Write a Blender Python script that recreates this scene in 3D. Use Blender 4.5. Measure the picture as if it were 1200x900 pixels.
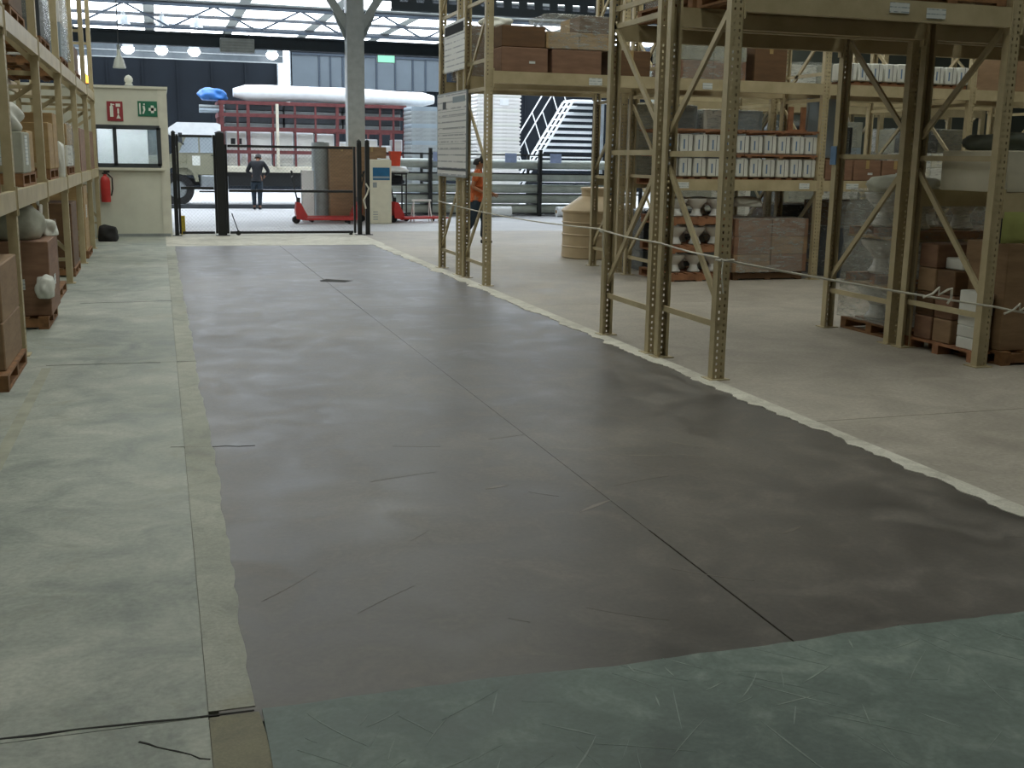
import bpy, bmesh, math, random
from mathutils import Vector, Matrix
random.seed(7)
PI = math.pi
sc = bpy.context.scene
COL = sc.collection
for o in list(bpy.data.objects):
    bpy.data.objects.remove(o, do_unlink=True)

# ------------------------------------------------------------------ camera
cd = bpy.data.cameras.new('camera')
cd.sensor_width = 36.0
cd.lens = 39.0
cd.clip_end = 300
cam = bpy.data.objects.new('camera', cd)
COL.objects.link(cam)
cam.matrix_world = Matrix(((0.954361, 0.044997, -0.295247, 0.0),
                           (-0.298244, 0.195476, -0.934259, 0.0),
                           (0.015675, 0.979676, 0.199974, 1.65),
                           (0, 0, 0, 1)))
sc.camera = cam

# ------------------------------------------------------------------ world, daylight, exposure
w = bpy.data.worlds.new('sky')
sc.world = w
w.use_nodes = True
w.node_tree.nodes['Background'].inputs[0].default_value = (0.80, 0.90, 1.0, 1)
w.node_tree.nodes['Background'].inputs[1].default_value = 1.0
sc.view_settings.view_transform = 'Standard'
sc.view_settings.look = 'None'
sc.view_settings.gamma = 1.0
sc.view_settings.use_curve_mapping = False
sc.view_settings.exposure = 0.0
sc.cycles.max_bounces = 6
sc.cycles.diffuse_bounces = 4
sc.cycles.transparent_max_bounces = 10
sc.cycles.caustics_reflective = False
sc.cycles.caustics_refractive = False
SKY_NEAR = 6.0      # backlit roof sheets over the aisle
SKY_FAR = 4.8      # backlit roof sheets over the loading bay

# ------------------------------------------------------------------ materials
def lin(h):
    h = h.lstrip('#')
    c = [int(h[i:i+2], 16)/255 for i in (0, 2, 4)]
    return tuple((x/12.92 if x <= .04045 else ((x+.055)/1.055)**2.4) for x in c) + (1,)

def new_mat(name):
    m = bpy.data.materials.new(name)
    m.use_nodes = True
    nt = m.node_tree
    return m, nt, nt.nodes['Principled BSDF']

def nd(nt, t, **kw):
    n = nt.nodes.new(t)
    for k, v in kw.items():
        setattr(n, k, v)
    return n

def ramp(nt, fac, stops):
    r = nd(nt, 'ShaderNodeValToRGB')
    e = r.color_ramp.elements
    e[0].position, e[0].color = stops[0]
    e[1].position, e[1].color = stops[-1]
    for p, c in stops[1:-1]:
        x = e.new(p); x.color = c
    nt.links.new(fac, r.inputs[0])
    return r.outputs[0]

def noise(nt, vec, scale, detail=4, rough=.55, dist=0.0):
    n = nd(nt, 'ShaderNodeTexNoise')
    n.inputs['Scale'].default_value = scale
    n.inputs['Detail'].default_value = detail
    n.inputs['Roughness'].default_value = rough
    n.inputs['Distortion'].default_value = dist
    nt.links.new(vec, n.inputs['Vector'])
    return n.outputs['Fac']

def mixc(nt, fac, a, b, mode='MIX'):
    n = nd(nt, 'ShaderNodeMix', data_type='RGBA', blend_type=mode)
    for i, v in ((0, fac), (6, a), (7, b)):
        if hasattr(v, 'is_output') or isinstance(v, bpy.types.NodeSocket):
            nt.links.new(v, n.inputs[i])
        else:
            n.inputs[i].default_value = v
    return n.outputs[2]

def mathn(nt, op, a, b=None, c=None):
    n = nd(nt, 'ShaderNodeMath', operation=op)
    for i, v in enumerate((a, b, c)):
        if v is None: continue
        if isinstance(v, bpy.types.NodeSocket): nt.links.new(v, n.inputs[i])
        else: n.inputs[i].default_value = v
    return n.outputs[0]

MATS = {}
def plain(name, hexc, rough=.6, var=.12, scale=6.0, metal=0.0, coord='Object', bump=0.0, spec=.5):
    if name in MATS: return MATS[name]
    m, nt, p = new_mat(name)
    tc = nd(nt, 'ShaderNodeTexCoord')
    f = noise(nt, tc.outputs[coord], scale, 4)
    c = lin(hexc)
    lo = tuple(x*(1-var*1.6) for x in c[:3]) + (1,)
    hi = tuple(min(1, x*(1+var)) for x in c[:3]) + (1,)
    nt.links.new(ramp(nt, f, [(.3, lo), (.7, hi)]), p.inputs['Base Color'])
    p.inputs['Roughness'].default_value = rough
    p.inputs['Metallic'].default_value = metal
    p.inputs['Specular IOR Level'].default_value = spec
    if bump:
        b = nd(nt, 'ShaderNodeBump'); b.inputs['Strength'].default_value = bump
        b.inputs['Distance'].default_value = .02
        nt.links.new(f, b.inputs['Height']); nt.links.new(b.outputs[0], p.inputs['Normal'])
    MATS[name] = m
    return m

def emis(name, hexc, strength):
    if name in MATS: return MATS[name]
    m, nt, p = new_mat(name)
    p.inputs['Base Color'].default_value = lin(hexc)
    p.inputs['Emission Color'].default_value = lin(hexc)
    p.inputs['Emission Strength'].default_value = strength
    p.inputs['Roughness'].default_value = .5
    MATS[name] = m
    return m

def concrete(name, base, dark, light, rough=(.55, .8), scale=1.0, stain=None, scratch=0.0, bump=.25, coat=0.0):
    m, nt, p = new_mat(name)
    g = nd(nt, 'ShaderNodeNewGeometry').outputs['Position']
    n1 = noise(nt, g, .55*scale, 5, .6, .4)
    n2 = noise(nt, g, 2.7*scale, 6, .65, .8)
    n3 = noise(nt, g, 42*scale, 3, .6)
    c = ramp(nt, n1, [(.36, lin(dark)), (.51, lin(base)), (.66, lin(light))])
    c2 = ramp(nt, n2, [(.35, lin(dark)), (.5, lin(base)), (.66, lin(light))])
    c = mixc(nt, .55, c, c2)
    fine = ramp(nt, n3, [(.25, (.82, .82, .82, 1)), (.75, (1.12, 1.12, 1.12, 1))])
    c = mixc(nt, 1.0, c, fine, 'MULTIPLY')
    if stain:
        n4 = noise(nt, g, 1.3, 6, .7, 1.2)
        f = ramp(nt, n4, [(.56, (0, 0, 0, 1)), (.72, (.55, .55, .55, 1))])
        c = mixc(nt, f, c, lin(stain))
    if scratch:
        for ang, sx, sy, off in ((.55, .35, 6.0, 0), (-.75, .5, 7.0, 11), (1.25, .4, 5.5, 23)):
            mp = nd(nt, 'ShaderNodeMapping')
            mp.inputs['Rotation'].default_value = (0, 0, ang)
            mp.inputs['Scale'].default_value = (sx, sy, 1)
            mp.inputs['Location'].default_value = (off, off*.3, 0)
            nt.links.new(g, mp.inputs[0])
            nz = noise(nt, mp.outputs[0], 3.2, 2, .5, .3)
            gate = noise(nt, g, 1.7+off*.05, 2)
            f = ramp(nt, nz, [(.655, (0, 0, 0, 1)), (.70, (1, 1, 1, 1))])
            f = mathn(nt, 'MULTIPLY', f, mathn(nt, 'MULTIPLY', gate, scratch))
            c = mixc(nt, f, c, lin(light))
    nt.links.new(c, p.inputs['Base Color'])
    rr = nd(nt, 'ShaderNodeMapRange')
    nt.links.new(n2, rr.inputs[0])
    rr.inputs[1].default_value, rr.inputs[2].default_value = .3, .7
    rr.inputs[3].default_value, rr.inputs[4].default_value = rough
    nt.links.new(rr.outputs[0], p.inputs['Roughness'])
    b = nd(nt, 'ShaderNodeBump'); b.inputs['Strength'].default_value = bump
    b.inputs['Distance'].default_value = .006
    nt.links.new(n2, b.inputs['Height']); nt.links.new(b.outputs[0], p.inputs['Normal'])
    MATS[name] = m
    return m

M_old = concrete('old_concrete', '#9ca198', '#717a73', '#bfc1b7', (.5, .75), stain='#8c8a76')
M_strip = concrete('edge_mortar', '#a6a89d', '#85897f', '#bcbdb2', (.65, .85), 1.6, stain='#979179', bump=.5)
M_dark = concrete('new_dark_concrete', '#58534d', '#3d3935', '#7a736b', (.36, .56), 1.0, scratch=0, bump=.10)
M_green = concrete('worn_green_concrete', '#6a7a74', '#485853', '#98a59c', (.45, .7), 1.2, scratch=0, bump=.2)
M_right = concrete('rack_hall_concrete', '#a49d91', '#8b847a', '#b8b1a5', (.5, .75), .8)
M_chalk = concrete('chalky_edge', '#cbc8bc', '#aaa69a', '#dedbd0', (.7, .9), 2.0)
M_yard = concrete('loading_bay_concrete', '#b4b5b6', '#a3a5a8', '#c6c7c7', (.5, .7), .6)
M_patch = concrete('brown_patch', '#85806a', '#6f6a55', '#979178', (.6, .8), 3.0)
M_crack = plain('crack_dark', '#2b2a26', .9)
M_yellow = plain('faded_yellow_paint', '#a3a494', .8)

def rack_material(name, holes):
    m, nt, p = new_mat(name)
    tc = nd(nt, 'ShaderNodeTexCoord')
    ob = tc.outputs['Object']
    n1 = noise(nt, ob, 3.0, 5, .6)
    c = ramp(nt, n1, [(.3, lin('#a69876')), (.7, lin('#bfb18f'))])
    n2 = noise(nt, ob, 16.0, 5, .7)
    c = mixc(nt, ramp(nt, n2, [(.64, (0, 0, 0, 1)), (.74, (.6, .6, .6, 1))]), c, lin('#6d5940'))
    nt.links.new(c, p.inputs['Base Color'])
    p.inputs['Roughness'].default_value = .5
    if holes:
        s = nd(nt, 'ShaderNodeSeparateXYZ'); nt.links.new(ob, s.inputs[0])
        ax = mathn(nt, 'ABSOLUTE', s.outputs[0])
        dx = mathn(nt, 'ABSOLUTE', mathn(nt, 'SUBTRACT', ax, .022))
        fx = mathn(nt, 'LESS_THAN', dx, .0065)
        fz = mathn(nt, 'FRACT', mathn(nt, 'DIVIDE', s.outputs[2], .05))
        fz = mathn(nt, 'LESS_THAN', mathn(nt, 'ABSOLUTE', mathn(nt, 'SUBTRACT', fz, .5)), .2)
        hole = mathn(nt, 'MULTIPLY', fx, fz)
        nt.links.new(mathn(nt, 'SUBTRACT', 1.0, hole), p.inputs['Alpha'])
    MATS[name] = m
    return m
M_rack = rack_material('beige_rack_paint', False)
M_holed = rack_material('beige_rack_paint_punched', True)

def carton_material(name, base, dark):
    m, nt, p = new_mat(name)
    tc = nd(nt, 'ShaderNodeTexCoord')
    mp = nd(nt, 'ShaderNodeMapping'); mp.inputs['Scale'].default_value = (1, 1, 5)
    nt.links.new(tc.outputs['Object'], mp.inputs[0])
    n = noise(nt, mp.outputs[0], 3.0, 5, .6)
    nt.links.new(ramp(nt, n, [(.3, lin(dark)), (.7, lin(base))]), p.inputs['Base Color'])
    p.inputs['Roughness'].default_value = .75
    MATS[name] = m
    return m
M_cart = carton_material('brown_cardboard', '#9b7f61', '#82684d')
M_cart2 = carton_material('reddish_cardboard', '#8f6e57', '#775845')
M_cart3 = carton_material('pale_cardboard', '#b09468', '#967a52')
M_cart4 = carton_material('dark_cardboard', '#6f5236', '#59412b')
M_cart5 = carton_material('dusty_cardboard', '#8a6a55', '#735644')
M_tape = plain('packing_tape', '#a88f60', .3)
M_white = plain('white_board', '#d8d8d2', .55, .05)
M_whitebag = plain('white_paper_pack', '#d5d6cf', .6, .06)
M_bluep = plain('blue_print', '#5e7fa6', .6)
M_wood = plain('pallet_wood', '#8a6340', .8, .25, 9, bump=.2)
M_woodor = plain('orange_pallet_wood', '#96694a', .8, .2, 9, bump=.2)
M_black = plain('black_paint', '#15181a', .45, .1)
M_dkgrey = plain('dark_grey', '#3a3f44', .6)
M_navy = plain('navy_cloth', '#0e1219', .85)
M_rubber = plain('rubber', '#1c1c1d', .8)
M_red = plain('red_paint', '#b8322f', .4, .1)
M_rust = plain('stake_red_paint', '#6a3636', .6, .2)
M_olive = plain('olive_cab_paint', '#8d8c78', .3, .05)
M_cream = plain('cream_wall', '#cdcec1', .6, .06, 2)
M_officetrim = plain('cream_trim', '#d2d1c4', .6, .05)
M_greyst = plain('grey_steel', '#8f9596', .5, .1)
M_galv = plain('galvanised', '#9aa1a5', .4, .1, metal=.6)
M_girder = plain('dark_blue_girder', '#23303c', .6, .1)
M_backw = plain('dark_sheet_wall', '#141a20', .8, .12, 1.0, spec=.2)
M_glazing = plain('dull_glazing', '#4a545b', .4, .06, 1.5)
M_panelgrey = plain('grey_wall_panel', '#8d9aa3', .6, .06, 1.5)
M_roof = plain('roof_sheet', '#9ea39f', .7, .1, 1.0)
M_wallg = plain('side_wall_paint', '#8d938a', .8, .1, 1.0)
M_part = plain('added_wall_dark', '#5a605a', .8, .1, 1.0)
M_pipe = plain('grey_green_pipe', '#b7beb6', .5, .08)
M_tank = plain('beige_plastic', '#bda98a', .5, .05, bump=.05)
M_ceram = plain('white_ceramic', '#d9dad6', .15, .03)
M_foam = plain('white_foam', '#dcdad8', .8, .06)
M_bluetarp = plain('blue_tarp', '#2f6fb8', .5, .2)
M_whitetarp = plain('white_tarp', '#e9ecee', .6, .04)
M_orange = plain('orange_shirt', '#b35a2e', .85)
M_jean = plain('blue_jeans', '#1f2e3b', .85)
M_skin = plain('skin', '#9a6a4e', .6, .05)
M_hair = plain('dark_hair', '#17120f', .7)
M_rope = plain('white_rope', '#cfccc0', .8)
M_sack = plain('grey_sack', '#a3a496', .8, .1, bump=.2)
M_blue = plain('blue_panel', '#1f5f88', .4)
M_beigebox = plain('cream_carton', '#d5d0bd', .6, .04)
M_orangep = plain('orange_plastic', '#d2492c', .5)
M_signred = plain('sign_red', '#93333a', .5, .04)
M_signgreen = plain('sign_green', '#1d6a50', .5, .04)
M_signwhite = plain('sign_white', '#dfe2da', .5, .03)
M_lime = plain('lime_sheet', '#ccd68a', .5, .06)
M_yel = plain('yellow_plastic', '#cdb431', .5)
M_amber = emis('amber_lens', '#ffae3a', 3.0)
M_lamp = emis('lamp_glass', '#ffffff', 14.0)
M_exit = emis('green_exit_face', '#8fd8c0', 1.3)
M_skyn = emis('roof_light_aisle', '#f1f4ea', SKY_NEAR)
M_skyf = emis('roof_light_bay', '#eef6ff', SKY_FAR)
M_gap = emis('daylight_strip', '#f2f8ff', 5.0)

def film_material():
    m, nt, p = new_mat('stretch_film')
    tc = nd(nt, 'ShaderNodeTexCoord')
    mp = nd(nt, 'ShaderNodeMapping'); mp.inputs['Scale'].default_value = (1, 1, 4)
    mp.inputs['Rotation'].default_value = (.3, .2, 0)
    nt.links.new(tc.outputs['Object'], mp.inputs[0])
    n = noise(nt, mp.outputs[0], 6.0, 6, .65, .8)
    p.inputs['Base Color'].default_value = lin('#c8ccc8')
    p.inputs['Roughness'].default_value = .18
    a = nd(nt, 'ShaderNodeMapRange'); nt.links.new(n, a.inputs[0])
    a.inputs[1].default_value, a.inputs[2].default_value = .35, .75
    a.inputs[3].default_value, a.inputs[4].default_value = .08, .6
    nt.links.new(a.outputs[0], p.inputs['Alpha'])
    b = nd(nt, 'ShaderNodeBump'); b.inputs['Strength'].default_value = .6
    b.inputs['Distance'].default_value = .03
    nt.links.new(n, b.inputs['Height']); nt.links.new(b.outputs[0], p.inputs['Normal'])
    return m
M_film = film_material()

def glass_material(name, tint, alpha, rough=.05):
    m, nt, p = new_mat(name)
    p.inputs['Base Color'].default_value = lin(tint)
    p.inputs['Roughness'].default_value = rough
    p.inputs['Alpha'].default_value = alpha
    return m
M_glass = glass_material('window_glass', '#b8c8d0', .18)
M_wscreen = glass_material('cab_glass_pale_reflection', '#c3d0d8', .7)  # pale tint paints white reflections into the cab windows

def print_material(name, paper, ink, sx, sz):
    m, nt, p = new_mat(name)
    tc = nd(nt, 'ShaderNodeTexCoord')
    s = nd(nt, 'ShaderNodeSeparateXYZ'); nt.links.new(tc.outputs['Object'], s.inputs[0])
    fz = mathn(nt, 'FRACT', mathn(nt, 'MULTIPLY', s.outputs[2], sz))
    line = mathn(nt, 'LESS_THAN', fz, .22)
    mp = nd(nt, 'ShaderNodeMapping'); mp.inputs['Scale'].default_value = (sx, sx, sz*.5)
    nt.links.new(tc.outputs['Object'], mp.inputs[0])
    n = noise(nt, mp.outputs[0], 1.0, 2)
    f = mathn(nt, 'MULTIPLY', line, ramp(nt, n, [(.35, (0, 0, 0, 1)), (.5, (.75, .75, .75, 1))]))
    nt.links.new(mixc(nt, f, lin(paper), lin(ink)), p.inputs['Base Color'])
    p.inputs['Roughness'].default_value = .5
    return m
M_notice = print_material('printed_notice', '#dedddb', '#8b8c92', 4, 11)
M_notice2 = print_material('printed_sheet', '#dcdcd8', '#7d7f88', 5, 13)
M_taglab = print_material('printed_tag', '#d4d8d6', '#6c8590', 25, 30)

# ------------------------------------------------------------------ mesh helpers
class MB:
    def __init__(s):
        s.v, s.f, s.m = [], [], []
    def _add(s, vs, fs, mi=0):
        b = len(s.v); s.v += [tuple(v) for v in vs]
        for f in fs:
            s.f.append(tuple(b+i for i in f)); s.m.append(mi)
        return s
    def box(s, x0, x1, y0, y1, z0, z1, mi=0, ch=0.0):
        if ch <= 0:
            vs = [(x, y, z) for z in (z0, z1) for y in (y0, y1) for x in (x0, x1)]
            fs = [(0, 2, 3, 1), (4, 5, 7, 6), (0, 1, 5, 4), (2, 6, 7, 3), (0, 4, 6, 2), (1, 3, 7, 5)]
            return s._add(vs, fs, mi)
        # chamfered vertical edges and top
        c = ch
        ring = lambda z, i: [(x0+i+c, y0+i, z), (x1-i-c, y0+i, z), (x1-i, y0+i+c, z), (x1-i, y1-i-c, z),
                             (x1-i-c, y1-i, z), (x0+i+c, y1-i, z), (x0+i, y1-i-c, z), (x0+i, y0+i+c, z)]
        rs = [ring(z0, c), ring(z0+c, 0), ring(z1-c, 0), ring(z1, c)]
        return s.rings(rs, mi, cap=True)
    def rings(s, rs, mi=0, cap=True, close=True):
        n = len(rs[0]); vs = [p for r in rs for p in r]; fs = []
        for k in range(len(rs)-1):
            for i in range(n if close else n-1):
                j = (i+1) % n
                fs.append((k*n+i, k*n+j, (k+1)*n+j, (k+1)*n+i))
        if cap:
            fs.append(tuple(range(n-1, -1, -1)))
            fs.append(tuple((len(rs)-1)*n+i for i in range(n)))
        return s._add(vs, fs, mi)
    def cyl(s, p0, p1, r0, r1=None, n=12, mi=0, cap=True):
        r1 = r0 if r1 is None else r1
        p0, p1 = Vector(p0), Vector(p1)
        d = (p1-p0).normalized()
        a = d.orthogonal().normalized(); b = d.cross(a)
        rs = []
        for p, r in ((p0, r0), (p1, r1)):
            rs.append([tuple(p+a*math.cos(t)*r+b*math.sin(t)*r) for t in [2*PI*i/n for i in range(n)]])
        return s.rings(rs, mi, cap)
    def tube(s, pts, r, n=8, mi=0, cap=True):
        pts = [Vector(p) for p in pts]; rs = []; a = None
        for i, p in enumerate(pts):
            d = (pts[min(i+1, len(pts)-1)]-pts[max(i-1, 0)]).normalized()
            a = d.orthogonal().normalized() if a is None else (a-d*a.dot(d)).normalized()
            b = d.cross(a); rr = r[i] if isinstance(r, (list, tuple)) else r
            rs.append([tuple(p+a*math.cos(t)*rr+b*math.sin(t)*rr) for t in [2*PI*k/n for k in range(n)]])
        return s.rings(rs, mi, cap)
    def bar(s, p0, p1, w, h, mi=0):
        p0, p1 = Vector(p0), Vector(p1)
        d = (p1-p0).normalized()
        up = Vector((0, 0, 1)) if abs(d.z) < .95 else Vector((0, 1, 0))
        a = d.cross(up).normalized(); b = a.cross(d)
        rs = [[tuple(p+a*sx*w/2+b*sy*h/2) for sx, sy in ((-1, -1), (1, -1), (1, 1), (-1, 1))] for p in (p0, p1)]
        return s.rings(rs, mi, True)
    def lathe(s, prof, n=24, c=(0, 0, 0), mi=0, cap=True):
        rs = [[(c[0]+r*math.cos(2*PI*i/n), c[1]+r*math.sin(2*PI*i/n), c[2]+z) for i in range(n)] for r, z in prof]
        return s.rings(rs, mi, cap)
    def prism(s, poly, y0, y1, mi=0):       # poly in xz, extruded along y
        n = len(poly)
        return s.rings([[(x, y0, z) for x, z in poly], [(x, y1, z) for x, z in poly]], mi, True)
    def slab(s, poly, z0, z1, mi=0):        # poly in xy, extruded along z
        return s.rings([[(x, y, z0) for x, y in poly], [(x, y, z1) for x, y in poly]], mi, True)
    def mesh(s, name, mats, smooth=False):
        me = bpy.data.meshes.new(name)
        me.from_pydata(s.v, [], s.f)
        for m in (mats if isinstance(mats, (list, tuple)) else [mats]):
            me.materials.append(m)
        me.polygons.foreach_set('material_index', s.m)
        bm = bmesh.new(); bm.from_mesh(me)
        bmesh.ops.recalc_face_normals(bm, faces=bm.faces)
        bm.to_mesh(me); bm.free()
        if smooth:
            me.polygons.foreach_set('use_smooth', [True]*len(me.polygons))
            try: me.set_sharp_from_angle(angle=math.radians(38))
            except Exception: pass
        me.update()
        return me
    def build(s, name, mats, parent=None, loc=(0, 0, 0), rz=0, smooth=False):
        return link(name, s.mesh(name, mats, smooth), parent, loc, rz)

def link(name, me, parent=None, loc=(0, 0, 0), rz=0, rot=None):
    o = bpy.data.objects.new(name, me)
    COL.objects.link(o)
    o.location = loc
    o.rotation_euler = rot if rot else (0, 0, rz)
    if parent: o.parent = parent
    return o

def tag(o, label, cat, group=None, kind=None):
    o['label'] = label
    o['category'] = cat
    if group: o['group'] = group
    if kind: o['kind'] = kind
    return o

def thing(name, label, cat, loc=(0, 0, 0), rz=0, group=None):
    o = link(name, None, None, loc, rz)
    o.empty_display_size = .1
    return tag(o, label, cat, group)

def struct(o, label=None, cat=None):
    o['kind'] = 'structure'
    if label: o['label'] = label
    if cat: o['category'] = cat
    return o

def jitter_edge(p0, p1, step, amp, seed):
    r = random.Random(seed)
    p0, p1 = Vector(p0), Vector(p1)
    L = (p1-p0).length; n = max(2, int(L/step)); d = (p1-p0)/n
    nrm = Vector((-d.y, d.x)).normalized()
    out = []; a = 0
    for i in range(n+1):
        a = a*.7+r.uniform(-amp, amp)*.6
        out.append(tuple((p0+d*i+nrm*a)[:2]))
    return out

# ------------------------------------------------------------------ FLOOR
floor = MB().box(-9, 30, -9, 56, -.30, -.02).build('floor', M_right)
struct(floor, 'concrete warehouse floor under the racks and aisle', 'floor')
def panel(name, x0, x1, y0, y1, mat, z=0.0, g=.004):
    return MB().box(x0+g, x1-g, y0+g, y1-g, -.02, z, ch=0).build(name, mat, floor)
# old concrete left of the aisle, in bays with joints
ys = [-9, -2.6, 3.17, 9.17, 14.1, 18.4, 23.05]
for i in range(len(ys)-1):
    panel('old_concrete_panel', -9, .07, ys[i], ys[i+1], M_old, 0.0, .002)
panel('old_concrete_panel', -9, .07, 23.05, 30.0, M_old)
# rough mortar strip along the dark slab (wavy edge laid over it)
for k, (a, b) in enumerate(((3.20, 9.15), (9.17, 14.1), (14.11, 20.85))):
    e = jitter_edge((.215, a), (.215, b), .09, .016, 20+k)
    MB().slab([(.07, b), (.07, a)]+e, -.02, .0015).build('mortar_strip', M_strip, floor)
MB().slab([(.07, 20.85), (.2, 20.85), (3.72, 20.85), (4.05, 20.85), (4.05, 24.5), (.07, 24.5)], -.02, .001).build('threshold_strip', M_chalk, floor)
MB().slab([(.07, 2.2), (.07, 3.16)]+[(.215, 3.16), (.225, 3.02), (.24, 2.95), (.26, 2.86), (.24, 2.7), (.25, 2.2)], -.02, .002).build('mortar_patch', M_patch, floor)
MB().box(.07, .25, -9, 2.2, -.02, 0).build('old_concrete_panel', M_old, floor)
# new dark slab, four pours with saw-cut joints
for sd_ in (0, 1):
    for y0, y1, g in ((3.1, 4.4, .0042), (4.4, 12.0, .0014), (12.002, 20.85, .003)):
        x0, x1 = ((.1, 2.055-g), (2.055+g, 3.98))[sd_]
        MB().box(x0, x1, y0, y1, -.02, -.0005).build('dark_slab_panel', M_dark, floor)
# near worn slab, wavy edge over the dark one
e = jitter_edge((4.6, 3.16), (.225, 3.165), .08, .014, 5)
MB().slab([(.25, -9), (4.6, -9)]+e, -.02, .006).build('worn_slab_panel', M_green, floor)
panel('worn_slab_panel', 4.6, 30, -9, 3.17, M_green)
# chalky edge and rack hall floor
e = jitter_edge((3.88, 3.17), (3.78, 20.85), .05, .045, 9)
MB().slab([(4.0, 20.85), (4.0, 3.17)]+e, -.02, .004).build('chalky_edge_strip', M_chalk, floor)
for x0, x1 in ((4.0, 9.0), (9.0, 14.0), (14.0, 30.0)):
    for y0, y1 in ((3.17, 6.1), (6.1, 11.9), (11.9, 18.0), (18.0, 24.5)):
        panel('rack_hall_panel', x0, x1, y0, y1, M_right, 0, .003)
for x0, x1 in ((-9, 4.0), (4.0, 12.0), (12.0, 30)):
    for y0, y1 in ((24.5, 30), (30, 38), (38, 46), (46, 56)):
        panel('loading_bay_panel', x0, x1, y0, y1, M_yard, 0, .004)
# cracks, kerb line, scuffs
def crack(pts, wid=.006, z=.0015):
    L, R = [], []
    for i, p in enumerate(pts):
        q = Vector(pts[min(i+1, len(pts)-1)])-Vector(pts[max(0, i-1)])
        n = Vector((-q.y, q.x)).normalized()*wid*(.4+.6*random.random())
        L.append((p[0]+n.x, p[1]+n.y)); R.append((p[0]-n.x, p[1]-n.y))
    MB().slab(L+R[::-1], -.01, z).build('crack', M_crack, floor)
def wander(p0, p1, n, amp):
    return [(p0[0]+(p1[0]-p0[0])*i/n+random.uniform(-amp, amp), p0[1]+(p1[1]-p0[1])*i/n+random.uniform(-amp, amp)) for i in range(n+1)]
crack(wander((-1.6, 3.24), (.2, 3.175), 18, .006), .007)
crack(wander((-.13, 3.07), (.06, 2.92), 7, .008), .004)
crack(wander((-.9, 9.22), (-.05, 9.16), 9, .01), .008)
crack(wander((-.9, 13.0), (0.1, 13.1), 9, .02), .008)
crack(wander((.0, 6.42), (.45, 6.35), 6, .01), .003)
MB().slab([(1.98, 14.75), (2.28, 14.62), (2.42, 14.80), (2.1, 15.05), (1.99, 14.9)], -.01, .0005).build('chipped_hole', M_crack, floor)
MB().slab([(-.93, 3.6), (-.86, 3.6), (-.86, 9.1), (-.93, 9.1)], -.01, .0012).build('faded_line', M_yellow, floor)
def scuffs(name, mat, n, box, ang, L, wd, z, seed):
    r = random.Random(seed); m = MB()
    for i in range(n):
        cx, cy = r.uniform(box[0], box[1]), r.uniform(box[2], box[3])
        a = r.gauss(ang[r.randrange(len(ang))], .25); l = r.uniform(*L); b = r.uniform(-.12, .12); w_ = r.uniform(*wd)
        pts = [(cx+math.cos(a+b*t)*l*(t-.5), cy+math.sin(a+b*t)*l*(t-.5)) for t in (0, .25, .5, .75, 1)]
        nx, ny = -math.sin(a)*w_, math.cos(a)*w_
        k = (.15, .8, 1, .7, .1)
        m.slab([(p[0]+nx*q, p[1]+ny*q) for p, q in zip(pts, k)]+[(p[0]-nx*q, p[1]-ny*q) for p, q in list(zip(pts, k))[::-1]], z-.003, z)
    o = m.build(name, mat, floor); o['kind'] = 'stuff'
    return o
M_scuff = concrete('pale_scuff', '#86948c', '#72807a', '#9aa79e', (.6, .8), 3.0)
M_scuffd = concrete('dusty_scuff', '#7a746c', '#6c665f', '#88827a', (.5, .7), 3.0)
scuffs('scuff_marks', M_scuff, 110, (.3, 3.6, 2.4, 3.12), (.6, -.7, 2.2, 1.2), (.04, .30), (.0008, .004), .0068, 3)
scuffs('scuff_marks', M_scuffd, 14, (.4, 3.7, 3.3, 6.2), (.5, -.6, .2), (.08, .4), (.0008, .0035), .0004, 4)
scuffs('dusty_smears', M_scuffd, 6, (1.0, 3.3, 3.4, 6.0), (.5, -.6), (.12, .3), (.006, .016), .0003, 6)
MB().box(-4, 5.0, 35.0, 35.25, -.02, .12).build('kerb', M_dkgrey, floor)

# ------------------------------------------------------------------ ROOF, WALLS, STEELWORK
def sheet_roof(name, x0, x1, y0, y1, z, lights, sky):
    """roof deck with openings left for the light sheets"""
    ce = MB()
    xs = sorted(set([x0, x1]+[v for a in lights for v in a[:2]]))
    yy = sorted(set([y0, y1]+[v for a in lights for v in a[2:]]))
    for i in range(len(xs)-1):
        for j in range(len(yy)-1):
            cx, cy = (xs[i]+xs[i+1])/2, (yy[j]+yy[j+1])/2
            if any(a[0] < cx < a[1] and a[2] < cy < a[3] for a in lights): continue
            ce.box(xs[i], xs[i+1], yy[j], yy[j+1], z, z+.08)
    o = ce.build(name, M_roof); struct(o, None, None)
    for a in lights:
        MB().box(a[0], a[1], a[2], a[3], z+.02, z+.05).build('roof_light', sky, o)
    return o
near_l = [(x, x+1.0, y, y+5.0) for x in (-4.5, -.6, 3.3, 7.6, 12.0) for y in (4.5, 11.5, 18.5)]
roof_n = sheet_roof('ceiling', -9, 30, -9, 26, 6.6, near_l, M_skyn)
struct(roof_n, 'sheet roof over the rack hall with light panels', 'ceiling')
far_l = [(x, x+2.9, y, y+3.5) for x in (-6.5, -3.2, .1, 3.4, 6.7, 10.0, 13.3, 16.6, 19.9) for y in (31.0, 35.0, 39.0, 43.2, 46.8, 50.4)]
roof_f = sheet_roof('ceiling', -9, 30, 26, 56, 6.9, far_l, M_skyf)
struct(roof_f, 'sheet roof over the loading bay with bright light panels', 'ceiling')
for y in (38.8, 42.9, 46.75, 50.35):
    MB().box(-9, 24, y-.04, y+.04, 6.76, 6.88).build('purlin', M_dkgrey, roof_f)
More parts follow.
